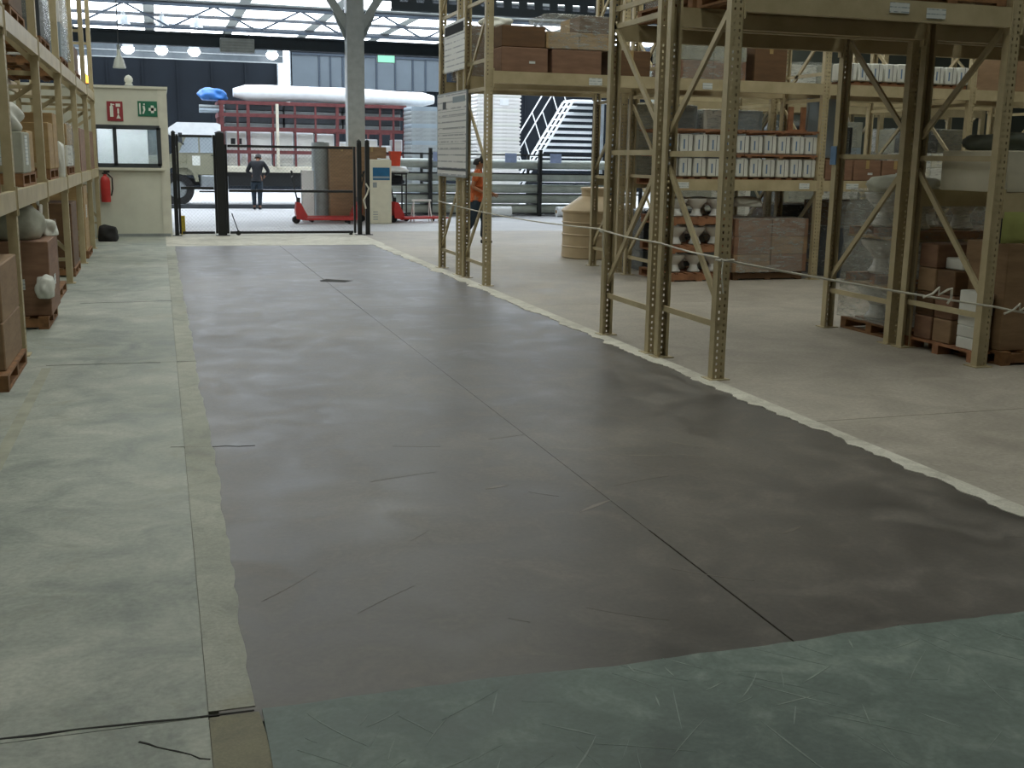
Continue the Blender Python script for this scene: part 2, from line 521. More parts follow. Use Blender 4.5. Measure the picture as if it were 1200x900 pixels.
# open web truss over the bay
tr = link('roof_truss', None); tag(tr, 'dark open web roof truss crossing the loading bay', 'truss', kind='structure')
MB().box(-9, 24, 41.95, 42.05, 5.85, 5.93).build('bottom_chord', M_girder, tr)
MB().box(-9, 24, 41.95, 42.05, 6.62, 6.70).build('top_chord', M_girder, tr)
k = -8.4
while k < 23:
    MB().bar((k, 42, 5.9), (k+1.5, 42, 6.66), .06, .06).build('web_bar', M_girder, tr)
    MB().bar((k+3.0, 42, 5.9), (k+1.5, 42, 6.66), .06, .06).build('web_bar', M_girder, tr)
    k += 3.0
# dark girder between hall and bay
gi = MB()
gi.box(-9, 30, 29.9, 30.1, 4.25, 4.30); gi.box(-9, 30, 29.9, 30.1, 4.53, 4.58); gi.box(-9, 30, 29.98, 30.02, 4.30, 4.53)
gi = gi.build('beam_dark', M_girder); gi['kind'] = 'structure'; tag(gi, 'long dark blue girder spanning in front of the bright roof panels', 'girder')
# perforated eaves girder
pg = MB()
X0, X1 = 5.2, 17.0
pg.box(X0, X1, 25.9, 26.1, 4.88, 4.93); pg.box(X0, X1, 25.9, 26.1, 5.6, 5.66)
pg.box(X0, X1, 25.98, 26.02, 4.93, 5.08); pg.box(X0, X1, 25.98, 26.02, 5.22, 5.6)
x = X0
while x < X1-.1:
    pg.box(x, x+.2, 25.98, 26.02, 5.08, 5.22); x += .38
pg = pg.build('beam_slotted', M_girder); pg['kind'] = 'structure'; tag(pg, 'dark eaves girder with a row of slots above the tall racks', 'girder')
# walls
for nm, b, m in (('wall_left', (-6.2, -6.0, -9, 30), M_wallg), ('wall_right', (24, 24.2, -9, 56), M_wallg), ('wall_front', (-9, 30, -9.2, -9.0), M_wallg),
                 ('wall_bay_left', (-9.2, -9, 26, 56), M_backw)):
    o = MB().box(b[0], b[1], b[2], b[3], -.02, 7.0).build(nm, m); struct(o)
pw = MB().box(13.2, 24, 24.6, 24.75, -.02, 6.6).build('wall_added_blocker', M_part); struct(pw, 'added dark wall hiding the bright bay behind the racks', 'wall')  # added wall, keeps the bright bay out of the rack gaps
wb = MB().box(-9, 30, 54.0, 54.2, -.02, 6.95).build('wall_back', M_backw); struct(wb, 'dark sheet wall at the far side of the loading bay', 'wall')
for x in [i*1.5-8 for i in range(24)]:
    MB().box(x-.04, x+.04, 53.93, 54.0, 0, 6.9).build('wall_rib', M_backw, wb)
for x0, x1 in ((5.48, 5.98), (-3.25, -2.80)):
    o = MB().box(x0, x1, 53.88, 53.99, 3.6, 6.35).build('window_1' if x0 > 0 else 'window_2', M_gap); struct(o)
    MB().box(x0-.06, x0, 53.85, 53.99, 3.5, 6.4).build('window_frame', M_galv, o)
    MB().box(x1, x1+.06, 53.85, 53.99, 3.5, 6.4).build('window_frame', M_galv, o)
wf = MB()
for z in (3.9, 6.2): wf.box(6.1, 13.2, 53.80, 53.92, z-.05, z+.05)
wf = wf.build('window_3', M_girder); struct(wf, 'long band of grey glazed panels high on the far wall', 'window')
for x0, x1 in ((6.1, 7.3), (7.4, 7.85), (7.9, 8.4), (8.5, 9.3), (9.4, 10.0), (10.1, 10.9), (11.0, 11.75), (11.85, 12.4), (12.45, 13.1)):
    MB().box(x0, x1, 53.86, 53.9, 4.7 if x0 > 8 else 3.95, 6.15).build('pane', M_glazing, wf)
for x in (7.35, 7.87, 8.45, 9.35, 10.05, 10.95, 11.8, 12.42):
    MB().box(x-.04, x+.04, 53.82, 53.92, 3.95, 6.15).build('mullion', M_girder, wf)
# lamp rail on the far wall
rl = MB().box(-8, 5.4, 50.9, 50.95, 5.50, 6.1).build('lamp_rail', plain('grey_duct', '#4d555a', .35, .1, metal=.4)); tag(rl, 'grey duct band behind the lamps below the dark girder', 'duct', kind='structure')
for z in (5.5, 5.78, 6.06): MB().box(-8, 5.4, 50.86, 50.9, z, z+.04).build('seam_flange', M_greyst, rl)

# steel column with spread head
M_colst = plain('column_paint', '#b3b8b7', .5, .08)
co = link('column', None); co['kind'] = 'structure'; tag(co, 'grey steel column with spreading head between truck and cartons', 'column')
co.location = (4.95, 29.6, 0)
s = MB(); s.box(-.22, .22, -.20, -.16, 0, 7); s.box(-.22, .22, .16, .20, 0, 7); s.box(-.03, .03, -.16, .16, 0, 7); s.box(-.22, -.18, -.16, .16, 0, 7)
s.build('shaft', M_colst, co)
MB().bar((-.1, 0, 4.75), (-1.3, 0, 6.6), .12, .2).build('head_arm', M_colst, co)
MB().bar((.1, 0, 4.75), (1.3, 0, 6.6), .12, .2).build('head_arm', M_colst, co)
MB().prism([(-.22, 4.5), (.22, 4.5), (.55, 5.2), (-.55, 5.2)], -.05, .05).build('gusset', M_greyst, co)
MB().box(-.35, .35, -.35, .35, 0, .03).build('base_plate', M_greyst, co)

# ------------------------------------------------------------------ lamps
def bay_lamp(loc, top, label, r=.28, lit=True, group=None):
    t = thing('high_bay_lamp', label, 'lamp', loc, 0, group)
    MB().lathe([(r*.3, .42), (r*.5, .40), (r*.75, .22), (r, .02), (r*.97, .0), (r*.7, .2), (r*.4, .36)] if lit else [(r*.25, .41), (r*.3, .28), (r*.7, .18), (r, .02), (r*.97, 0), (r*.65, .16), (r*.2, .26)], 20).build('reflector', M_galv if lit else M_signwhite, t, smooth=True)
    if lit: MB().lathe([(.01, -r*.8), (r*.5, -r*.72), (r*.9, -r*.35), (r*1.02, .0), (r*.95, r*.25)], 20).build('lens', M_lamp, t, smooth=True)
    MB().cyl((0, 0, .40), (0, 0, .50), r*.3, r*.25, 12).build('ballast', M_greyst, t)
    MB().cyl((0, 0, .50), (0, 0, top-loc[2]), .012, n=6).build('hanger', M_dkgrey, t)
    return t
for X, a in ((-.98, 'over the office booth end'), (.33, 'second along the row from the booth'), (1.62, 'third along the row from the booth'), (4.8, 'by the bright wall strip')):
    bay_lamp((X, 49.6, 5.75), 6.9, 'lit round lamp below the girder, '+a, .25, True, 'lit lamps under the girder')
for X, a in ((-.97, 'nearest the rack posts'), (.36, 'middle of the three'), (1.56, 'nearest the truck load')):
    bay_lamp((X, 44.0, 6.05), 6.9, 'lit round lamp above the girder, '+a, .26, True, 'lit lamps above the girder')
bay_lamp((-.73, 27.0, 3.46), 6.9, 'unlit pale bell lamp hanging above the office booth', .14, False)
bx = thing('air_unit', 'pale flat box fixed under the dark girder above the truck', 'air unit', (2.02, 29.75, 4.12))
MB().box(-.42, .42, -.12, .12, 0, .34, ch=.02).build('casing', M_greyst, bx)
for i in range(4): MB().box(-.38, .38, -.135, -.12, .05+i*.07, .08+i*.07).build('louvre', M_galv, bx)
for sx in (-.3, .3): MB().cyl((sx, 0, .34), (sx, 0, .5), .012, n=6).build('hanger', M_dkgrey, bx)
ex = thing('exit_sign', 'small glowing green exit sign beside the grey column', 'sign', (5.80, 29.75, 4.02))
MB().box(-.24, .24, -.04, .04, 0, .2, ch=.01).build('casing', M_greyst, ex)
MB().box(-.22, .22, -.05, -.04, .015, .185).build('face', M_exit, ex)
MB().cyl((0, 0, .2), (0, .1, .3), .012, n=6).build('hanger', M_dkgrey, ex)

# ------------------------------------------------------------------ PALLET RACKS
def upright_mesh(h, w=.10, d=.075):
    m = MB(); t = .004
    m._add([(-w/2, 0, 0), (w/2, 0, 0), (w/2, 0, h), (-w/2, 0, h)], [(0, 1, 2, 3)], 1)          # punched web
    for sx in (-1, 1):
        a, b = sorted((sx*w/2, sx*(w/2-t)))
        m.box(a, b, 0, d, 0, h)
        a, b = sorted((sx*w/2, sx*(w/2-.022)))
        m.box(a, b, d-t, d, 0, h)
    return m.mesh('upright', [M_rack, M_holed])
plate_me = MB().box(-.085, .085, -.03, .12, 0, .008).mesh('base_plate', M_rack)

def beam_mesh(L):
    m = MB()
    m.box(0.0, L, 0, .05, -.15, 0)
    m.box(0.0, L, .05, .062, -.15, -.03)
    return m.mesh('beam', M_rack)

def rack(label, loc, rz, xs, depth, h, levels, braces, diags, tags=()):
    """xs: frame positions along the row; levels: bay -> list of (top z, has front, has rear)"""
    r = thing('pallet_rack', label, 'rack', loc, rz, 'beige pallet racks')
    ume = upright_mesh(h)
    for x in xs:
        for yy, rot in ((0, 0), (depth, PI)):
            u = link('upright', ume, r, (x, yy, 0), rot)
            link('base_plate', plate_me, u)
        for z in braces:
            MB().bar((x, .04, z), (x, depth-.04, z), .025, .045).build('brace', M_rack, r)
        for (ya, za, yb, zb) in diags:
            MB().bar((x, .04+ya*(depth-.08), za), (x, .04+yb*(depth-.08), zb), .025, .05).build('brace', M_rack, r)
    cache = {}
    for bay, lv in levels.items():
        L = xs[bay+1]-xs[bay]-.10
        if L not in cache: cache[L] = beam_mesh(L)
        for z in lv:
            for yy, rot in ((-.008, 0), (depth+.008, PI)):
                b = link('beam', cache[L], r, (xs[bay]+.05 if rot == 0 else xs[bay+1]-.05, yy, z), rot)
                for xe in (.0, L-.006):
                    MB().box(xe-.003, xe+.012, -.004, .055, -.20, .03).build('end_plate', M_rack, b)
    for (x, z, wd, hg) in tags:
        MB().box(x-wd/2, x+wd/2, -.016, -.009, z-hg/2, z+hg/2).build('label_tag', M_taglab, r)
    return r

XS = [0, 2.44, 4.88, 7.32, 9.76]
dF = [(1, 1.60, 0, .55), (1, 1.88, 0, 2.80), (1, 3.9, 0, 3.1)]      # rear high -> front low
dR = [(0, 1.60, 1, .50), (0, 1.90, 1, 2.84), (0, 3.1, 1, 3.9)]
rack('beige pallet rack with front posts nearest the camera beside dark slab', (4.03, 7.5, 0), 0, XS, 1.08, 4.6,
     {0: [2.86], 1: [2.86, 1.43], 2: [2.86, 1.43], 3: [2.86]}, [.42, 1.70, 2.97, 4.2], dF,
     [(1.35, 2.80, .17, .075), (1.68, 2.775, .17, .075)])
rack('beige pallet rack standing back to back behind the nearest one', (4.03, 8.70, 0), 0, XS, 1.13, 4.6,
     {0: [2.86], 1: [2.86], 2: [2.86, 1.43], 3: [2.86]}, [.38, 1.71, 2.83, 2.98, 4.2], dR)
dF2 = [(1, .30, 0, 1.25), (0, 1.5, 1, 2.4), (1, 2.6, 0, 3.5), (1, 4.5, 0, 3.7)]
dR2 = [(1, .34, 0, 1.3), (1, 1.5, 0, 2.4), (0, 2.6, 1, 3.5), (0, 4.5, 1, 3.7)]
rack('beige pallet rack carrying the notices and white packs, far row front', (4.03, 13.9, 0), 0, XS, 1.12, 5.0,
     {0: [2.72], 1: [2.72, 1.40], 2: [2.72, 1.40], 3: [2.72, 1.40]}, [.26, 1.42, 2.51, 2.86, 3.6], dF2,
     [(1.43, 2.63, .18, .09), (3.04, 2.63, .14, .08), (2.75, 1.32, .16, .08), (4.62, 1.32, .16, .08), (5.4, 1.32, .2, .08)])
rack('beige pallet rack behind the notices, far row back', (4.03, 15.28, 0), 0, XS, 1.12, 5.0,
     {0: [2.72], 1: [2.72, 1.40], 2: [2.72, 1.40], 3: [2.72, 1.40]}, [.28, 1.38, 2.49, 2.86, 3.6], dR2)
rack('beige pallet rack of wrapped grey goods beyond the water tank', (9.0, 19.6, 0), 0, XS[:4], 1.1, 4.6,
     {0: [2.75, 1.45], 1: [2.75, 1.45], 2: [2.75, 1.45]}, [.3, 1.5, 2.7], dF)
YL = [6.95, 9.75, 12.4, 15.1, 17.8, 20.5, 22.85]
rack('long beige pallet rack down the pale concrete side of the aisle', (-1.1, 6.95, 0), PI/2, [y-6.95 for y in YL], 1.1, 5.2,
     {i: [2.72, 1.33] for i in range(6)}, [.3, 1.5, 2.4, 3.6, 4.8], [(0, .4, 1, 1.4), (1, 1.6, 0, 2.3), (0, 2.5, 1, 3.5)])

# ------------------------------------------------------------------ GOODS BUILDERS
PAL = {}
def pallet(loc, sx, sy, label, rz=0, mat=None, group=None):
    mat = mat or M_wood
    key = (sx, sy, mat.name)
    if key not in PAL:
        PAL[key] = (MB().box(-.045, .045, -sy/2, sy/2, 0, .02).mesh('deck_board', mat),
                    MB().box(-sx/2, sx/2, -.045, .045, 0, .075).mesh('stringer', mat),
                    MB().box(-.045, .045, -sy/2, sy/2, 0, .02).mesh('bottom_board', mat))
    a, b, c = PAL[key]
    p = thing('pallet', label, 'pallet', loc, rz, group)
    n = 7
    for i in range(n): link('deck_board', a, p, (-sx/2+.045+i*(sx-.09)/(n-1), 0, .095))
    for i in range(3): link('stringer', b, p, (0, -sy/2+.045+i*(sy-.09)/2, .02))
    for i in range(3): link('bottom_board', c, p, (-sx/2+.045+i*(sx-.09)/2, 0, 0))
    return p
PH = .115

def carton(loc, sx, sy, sz, label, mat=None, rz=0, tape=True, sticker=None, open_top=False, group=None):
    mat = mat or M_cart
    t = thing('carton', label, 'carton', loc, rz, group)
    b = MB()
    b.box(-sx/2, sx/2, -sy/2, sy/2, 0, sz, ch=min(.008, sz*.1))
    b.build('body', mat, t)
    if open_top:
        for sgn in (-1, 1):
            m = MB(); m.bar((-sx/2, sgn*sy/2, sz), (-sx/2, sgn*(sy/2+.14), sz+.12), .008, .01)
            m = MB(); y0 = sgn*sy/2; y1 = sgn*(sy/2+.12)
            m._add([(-sx/2, y0, sz), (sx/2, y0, sz), (sx/2, y1, sz+.14), (-sx/2, y1, sz+.14),
                    (-sx/2, y0, sz+.006), (sx/2, y0, sz+.006), (sx/2, y1, sz+.146), (-sx/2, y1, sz+.146)],
                   [(0, 1, 2, 3), (4, 7, 6, 5), (0, 4, 5, 1), (1, 5, 6, 2), (2, 6, 7, 3), (3, 7, 4, 0)])
            m.build('flap', mat, t)
    elif tape:
        MB().box(-.028, .028, -sy/2-.0015, sy/2+.0015, sz-.001, sz+.0015).box(-.028, .028, -sy/2-.0015, -sy/2+.001, sz-.12, sz).box(-.028, .028, sy/2-.001, sy/2+.0015, sz-.12, sz).build('tape', M_tape, t)
    if sticker:
        a, z, wd, hg = sticker
        MB().box(-wd/2+a, wd/2+a, -sy/2-.003, -sy/2, z-hg/2, z+hg/2).build('sticker', M_taglab, t)
        MB().box(sx/2, sx/2+.003, -wd/2, wd/2, z-hg/2, z+hg/2).build('sticker', M_taglab, t)
    return t

def film(t, sx, sy, z0, z1, bulge=.02, seed=0):
    """crumpled stretch film skin around a load, as a part of t"""
    r = random.Random(seed); m = MB(); n = 28; rs = []
    for k in range(7):
        z = z0+(z1-z0)*k/6; ring = []
        for i in range(n):
            a = 2*PI*i/n
            c, s_ = math.cos(a), math.sin(a)
            q = max(abs(c), abs(s_)); px, py = c/q*sx/2, s_/q*sy/2
            e = 1.0+r.uniform(.0, bulge)/(max(sx, sy)/2)
            ring.append((px*e, py*e, z))
        rs.append(ring)
    rs.append([(x*.93, y*.93, z1+.01) for x, y, _ in rs[-1]])
    m.rings(rs, 0, True)
    return m.build('stretch_film', M_film, t, smooth=True)

def wrapped_load(loc, sx, sy, sz, label, mats, nx=2, ny=2, nz=3, rz=0, seed=0, group=None):
    """cartons under stretch film: one load"""
    t = thing('wrapped_load', label, 'wrapped load', loc, rz, group)
    r = random.Random(seed)
    for k in range(nz):
        for i in range(nx):
            for j in range(ny):
                if k == nz-1 and r.random() < .18: continue
                g = .004; dx, dy, dz = sx/nx, sy/ny, sz/nz
                MB().box(-sx/2+i*dx+g, -sx/2+(i+1)*dx-g, -sy/2+j*dy+g, -sy/2+(j+1)*dy-g, k*dz+.001, (k+1)*dz-.002, ch=.006).build('box', r.choice(mats), t)
    film(t, sx+.02, sy+.02, .0, sz, .03, seed+3)
    return t

def lumpy(name, loc, sx, sy, sz, label, cat, mat, seed=0, rz=0, group=None, flat=.0):
    bm = bmesh.new()
    bmesh.ops.create_icosphere(bm, subdivisions=4, radius=1)
    r = random.Random(seed)
    ph = [(r.uniform(0, 6), r.uniform(0, 6), r.uniform(0, 6), r.uniform(2, 5)) for _ in range(6)]
    for v in bm.verts:
        c = v.co.copy()
        d = sum(math.sin(c.x*f+a)*math.sin(c.y*f+b)*math.sin(c.z*f+e) for a, b, e, f in ph)*.09
        sq = max(abs(c.x), abs(c.y), abs(c.z))
        c = c*(1+d)*(1/sq)**.45
        z = max(c.z, -.72)
        v.co = (c.x*sx/2, c.y*sy/2, (z+.72)*sz/1.72)
    me = bpy.data.meshes.new(name); bm.to_mesh(me); bm.free()
    me.materials.append(mat)
    me.polygons.foreach_set('use_smooth', [True]*len(me.polygons))
    o = link(name, me, None, loc, rz)
    return tag(o, label, cat, group)

def pack_mesh():
    m = MB()
    w_, d_, h_ = .185, .34, .25
    m.box(-w_/2, w_/2, -d_/2, d_/2, 0, h_, ch=.014)
    m.box(-w_/2+.11, -w_/2+.118, -d_/2-.002, -d_/2+.003, .01, h_-.01, 1)
    m.box(-w_/2+.045, -w_/2+.065, -d_/2-.002, -d_/2+.003, .05, h_-.07, 2)
    return m.mesh('white_pack', [M_whitebag, M_dkgrey, M_bluep])
PACK = pack_mesh()
ORD = ['first', 'second', 'third', 'fourth', 'fifth', 'sixth', 'seventh', 'eighth', 'ninth', 'tenth', 'eleventh']
def packs(x0, n, y, z, pitch, label, group):
    for i in range(n):
        o = link('white_pack', PACK, None, (x0+i*pitch+.03*(i//2)*0, y+random.uniform(-.01, .01), z), random.uniform(-.03, .03))
        o.scale = (1, 1, random.uniform(.96, 1.02))
        tag(o, label+', %s from its passage end' % ORD[i], 'pack', group)

# ------------------------------------------------------------------ LEFT RACK GOODS
pallet((-1.56, 8.80, 0), 1.0, 1.15, 'wooden pallet under the taped brown carton at the picture edge')
carton((-1.56, 8.90, PH), .94, 1.0, .34, 'brown carton on the floor pallet, bottom of a pair', M_cart)
carton((-1.56, 8.91, PH+.342), .94, .98, .40, 'brown carton stacked second on the floor pallet at the picture edge', M_cart)
pallet((-1.60, 11.65, 0), 1.1, 1.0, 'wooden pallet under the large reddish carton with the grey sack')
carton((-1.52, 11.70, PH), 1.0, .95, .70, 'large reddish brown carton under a slumped grey sack', M_cart2, sticker=(.2, .3, .16, .10))
lumpy('sack', (-1.55, 11.65, PH+.70), .95, .8, .36, 'slumped grey sack lying on the large reddish carton', 'sack', M_sack, 3)
pd = thing('paddle', 'white paddle with a rounded blade sticking out over the reddish carton', 'paddle', (-1.16, 12.1, 1.05), .4)
MB().tube([(0, 0, -.12), (.05, .1, .0), (.1, .25, .05)], .018, 8).build('shaft', M_foam, pd, smooth=True)
MB().tube([(.1, .25, .05), (.12, .33, .07), (.13, .42, .085)], [.02, .038, .02], 10).build('blade', M_white, pd, smooth=True)
o = lumpy('plastic_bag', (-1.06, 11.15, .30), .16, .26, .20, 'small white plastic bag poking past the rack post', 'bag', M_whitebag, 8)
lumpy('film_tangle', (-1.08, 12.05, PH+.70), .16, .26, .16, 'white crumpled plastic on the corner of the large reddish carton', 'plastic strip', M_whitebag, 21)
pallet((-1.62, 13.75, 0), 1.0, 1.1, 'wooden pallet under dark cartons behind the reddish carton')
carton((-1.62, 13.6, PH), .9, .9, .75, 'dark brown carton behind the reddish carton under the rack', M_cart4)
pallet((-1.62, 16.4, 0), 1.0, 1.1, 'wooden pallet under the dark carton midway down the long rack')
carton((-1.58, 16.4, PH), .9, 1.0, .85, 'dark brown carton midway down the long rack floor', M_cart4)
pallet((-1.60, 19.1, 0), 1.0, 1.1, 'wooden pallet under the tall pale carton near the booth')
carton((-1.55, 19.0, PH), .85, .9, 1.0, 'tall pale carton under the rack near the booth', M_cart3, sticker=(0, .6, .15, .2))
carton((-1.6, 21.6, 0), .8, .9, .9, 'pale carton on the floor next to the black bag', M_cart3)
lumpy('black_bag', (-.96, 22.2, 0), .36, .42, .30, 'black bag lying on the floor at the booth corner', 'bag', M_rubber, 5)
# middle level
Z1 = 1.33
def board_on(loc, label): return pallet(loc, 1.05, 1.15, label)
pallet((-1.63, 8.6, Z1), 1.0, 1.1, 'wooden pallet on the middle shelf at the picture edge')
wrapped_load((-1.62, 8.6, Z1+PH), .85, .9, .6, 'grey wrapped load on the middle shelf at the picture edge', [M_panelgrey, M_white, M_dkgrey], 2, 2, 2, seed=4)
pallet((-1.63, 11.2, Z1), 1.0, 1.1, 'wooden pallet under the white labelled box on the middle shelf')
carton((-1.5, 11.0, Z1+PH), .75, .6, .36, 'grey box with a white printed label on the middle shelf', M_sack, tape=False, sticker=(.1, .2, .2, .26))
lumpy('sack', (-1.55, 11.0, Z1+PH+.36), .8, .8, .28, 'white sack drooping over the grey labelled box', 'sack', M_whitebag, 12)
carton((-1.55, 11.62, Z1+PH), .8, .5, .38, 'pale carton next to the grey labelled box', M_cart3)
pallet((-1.63, 13.8, Z1), 1.0, 1.1, 'wooden pallet under the two pale cartons on the middle shelf')
carton((-1.55, 13.55, Z1+PH), .85, .55, .50, 'pale taped carton standing first on the middle shelf pallet', M_cart3)
carton((-1.55, 14.15, Z1+PH), .85, .5, .62, 'taller pale carton behind the taped one on the middle shelf', M_cart3)
lumpy('white_cloth', (-1.13, 14.7, Z1), .10, .22, .42, 'narrow white plastic strip standing on the middle shelf beam', 'plastic strip', M_whitebag, 31)
pallet((-1.63, 16.5, Z1), 1.0, 1.1, 'wooden pallet under the film wrapped carton on the middle shelf')
wrapped_load((-1.55, 16.4, Z1+PH), .85, 1.0, .55, 'film wrapped pale cartons halfway along the middle shelf', [M_cart3, M_white], 1, 2, 2, seed=9)
carton((-1.55, 19.1, Z1), .85, 1.2, .66, 'reddish carton far along the middle shelf', M_cart2)
carton((-1.55, 21.6, Z1), .85, 1.2, .66, 'reddish carton at the end of the middle shelf by the booth', M_cart2)
# top level
Z2 = 2.72
for y, lab in ((8.4, 'at the picture edge'), (11.1, 'above the white sack'), (13.7, 'above the two pale cartons'), (16.5, 'halfway along the long rack'), (19.1, 'near the booth')):
    pallet((-1.63, y, Z2), 1.0, 1.1, 'wooden pallet on the top shelf '+lab)
wrapped_load((-1.62, 8.4, Z2+PH), .9, 1.0, .9, 'dark wrapped load on the top shelf at the picture edge', [M_cart4, M_cart2], 2, 2, 2, seed=14)
carton((-1.58, 11.0, Z2+PH), .9, 1.0, .9, 'dark reddish carton on the top shelf above the white sack', M_cart4)
wrapped_load((-1.6, 13.7, Z2+PH), .95, 1.05, 1.15, 'bulky film wrapped blue grey load on the top shelf', [M_panelgrey, M_white, M_dkgrey], 2, 2, 3, seed=15)
wrapped_load((-1.6, 16.5, Z2+PH), .95, 1.1, 1.3, 'tall film wrapped white load on the top shelf', [M_white, M_panelgrey, M_foam], 2, 2, 3, seed=17)
carton((-1.6, 19.1, Z2+PH), .9, 1.0, .38, 'low brown carton on the top shelf near the booth', M_cart4)

# ------------------------------------------------------------------ RIGHT ROW NEAREST: GOODS
pallet((7.35, 7.98, 0), 1.35, .95, 'wooden pallet under the big brown carton with the lime sheet')
carton((7.30, 7.83, PH), 1.22, .52, .90, 'big brown carton with a lime sheet standing on top', M_cart, tape=True)
lm = thing('lime_sheet', 'lime green sheet in a dark frame on the big brown carton', 'sheet', (7.30, 7.63, PH+.90))
MB().box(-.66, .55, 0, .02, .0, .30).build('panel', M_lime, lm)
MB().box(-.68, .57, -.006, .026, .28, .30).box(-.68, -.66, -.006, .026, 0, .30).box(.55, .57, -.006, .026, 0, .30).build('edge_strip', M_dkgrey, lm)
# white ream stack beside the post
for i in range(5):
    o = MB().box(-.06, .06, -.14, .14, 0, .098, ch=.006).build('white_ream', M_white, None, (6.60, 7.79, .10+i*.1), random.uniform(-.03, .03))
    tag(o, 'white flat ream in the stack beside the rack post, %s from the bottom' % ('first', 'second', 'third', 'fourth', 'fifth')[i], 'ream', 'white reams stacked by the post')
o = MB().box(-.5, .5, -.28, .28, 0, .10).build('plank_stack', M_wood, None, (7.04, 7.93, 0)) if False else None
pl = thing('pallet', 'small wooden pallet under the white reams and small brown cartons', 'pallet', (6.60, 8.15, 0))
for i in range(3): MB().box(-.07+i*.055-.02, -.07+i*.055+.02, -.52, .45, .08, .10).build('deck_board', M_woodor, pl)
for y in (-.45, 0, .38): MB().box(-.09, .06, y-.04, y+.04, 0, .08).build('stringer', M_woodor, pl)
k = 0
names = ['bottom', 'second', 'third', 'fourth', 'fifth']
for zi in range(4):
    for j, (yc, dy) in enumerate(((8.14, .24), (8.40, .24))):
        if zi == 3 and j == 0: continue
        carton((6.86, yc, .10+zi*.215), .62, dy, .21,
               'small brown carton, %s tier, column %s' % (names[zi], ('next to the white reams', 'next to the double posts')[j]), (M_cart, M_cart2, M_cart4)[(zi+j) % 3], tape=(j == 0))
tr_ = carton((6.95, 8.16, .10+3*.215), .62, .42*.55, .10, 'flat white box on top of the small brown cartons', M_white, tape=False)
# wrapped sanitaryware behind
pallet((7.15, 9.27, 0), 1.1, .95, 'wooden pallet under the film wrapped ceramics behind the rope', mat=M_wood)
def basin(loc, s, label, group=None, rz=0, mat=None):
    t = thing('ceramic_basin', label, 'basin', loc, rz, group)
    MB().lathe([(.10*s, 0), (.12*s, .02*s), (.08*s, .08*s), (.07*s, .14*s), (.12*s, .20*s), (.18*s, .26*s), (.20*s, .31*s), (.195*s, .32*s), (.15*s, .27*s), (.05*s, .22*s)], 20).build('bowl', mat or M_ceram, t, smooth=True)
    MB().box(-.13*s, .13*s, .13*s, .2*s, .18*s, .33*s, ch=.01).build('back_ledge', mat or M_ceram, t)
    return t
for zi, z in enumerate((PH, PH+.46, PH+.92)):
    for j, y in enumerate((9.0, 9.5)):
        basin((6.85, y, z), 1.05, 'white ceramic basin in film, %s tier, %s' % (('bottom', 'middle', 'top')[zi], ('by the double posts', 'by the lone post')[j]), 'film wrapped basins behind the rope', -PI/2)
        basin((7.35, y, z), 1.05, 'white ceramic basin set deeper in the film, %s tier, %s' % (('bottom', 'middle', 'top')[zi], ('by the double posts', 'by the lone post')[j]), 'film wrapped basins behind the rope', -PI/2)
    if zi < 2:
        o = thing('spacer_board', 'thin cardboard spacer between ceramic tiers, %s one' % ('lower', 'upper')[zi], 'board', (7.12, 9.27, z+.36))
        MB().box(-.52, .52, -.46, .46, 0, .02).build('sheet', M_cart3, o); 
        for yy in (-.4, 0, .4): MB().box(-.52, .52, yy-.04, yy+.04, .02, .098).build('batten', M_woodor, o)
fm = thing('stretch_wrap', 'cloudy stretch film around the stacked ceramic basins', 'film', (7.12, 9.27, PH))
film(fm, 1.12, 1.0, .02, 1.28, .05, 77)
lumpy('sack', (6.75, 9.1, PH+1.27), .5, .7, .16, 'crumpled film and cardboard lying over the wrapped basins', 'film heap', M_sack, 61)
# middle shelf boxes, bay beyond the second frame
carton((7.05, 8.0, 1.43), .9, .8, .34, 'off white box on the middle shelf above the lime sheet', M_beigebox, tape=False, sticker=(-.2, .2, .06, .07))
carton((7.95, 8.0, 1.43), .8, .8, .34, 'second off white box along the middle shelf', M_beigebox, tape=False)
lumpy('film_sack', (6.95, 8.0, 1.775), .6, .6, .15, 'dull crumpled sack lying on the off white box', 'sack', plain('olive_sack', '#5d6257', .7), 44)
# top shelf over the open bay
for X, Y, lab in ((4.75, 8.05, 'nearest rack, slab end'), (5.85, 8.05, 'nearest rack, inner end'), (4.75, 9.25, 'back to back rack, slab end'), (5.85, 9.25, 'back to back rack, inner end'),
                  (7.2, 8.05, 'nearest rack, bay beyond the second frame'), (8.3, 8.05, 'nearest rack, bay beyond, inner end'), (7.2, 9.25, 'back to back rack, bay beyond the second frame'), (8.3, 9.25, 'back to back rack, bay beyond, inner end')):
    pallet((X, Y, 2.86), 1.0, 1.12, 'wooden pallet on the high shelf, '+lab)
    wrapped_load((X, Y, 2.86+PH), .92, 1.0, .7, 'wrapped brown cartons on the high shelf, '+lab, [M_cart4, M_cart2, M_cart], 2, 2, 2, seed=int(X*10+Y))

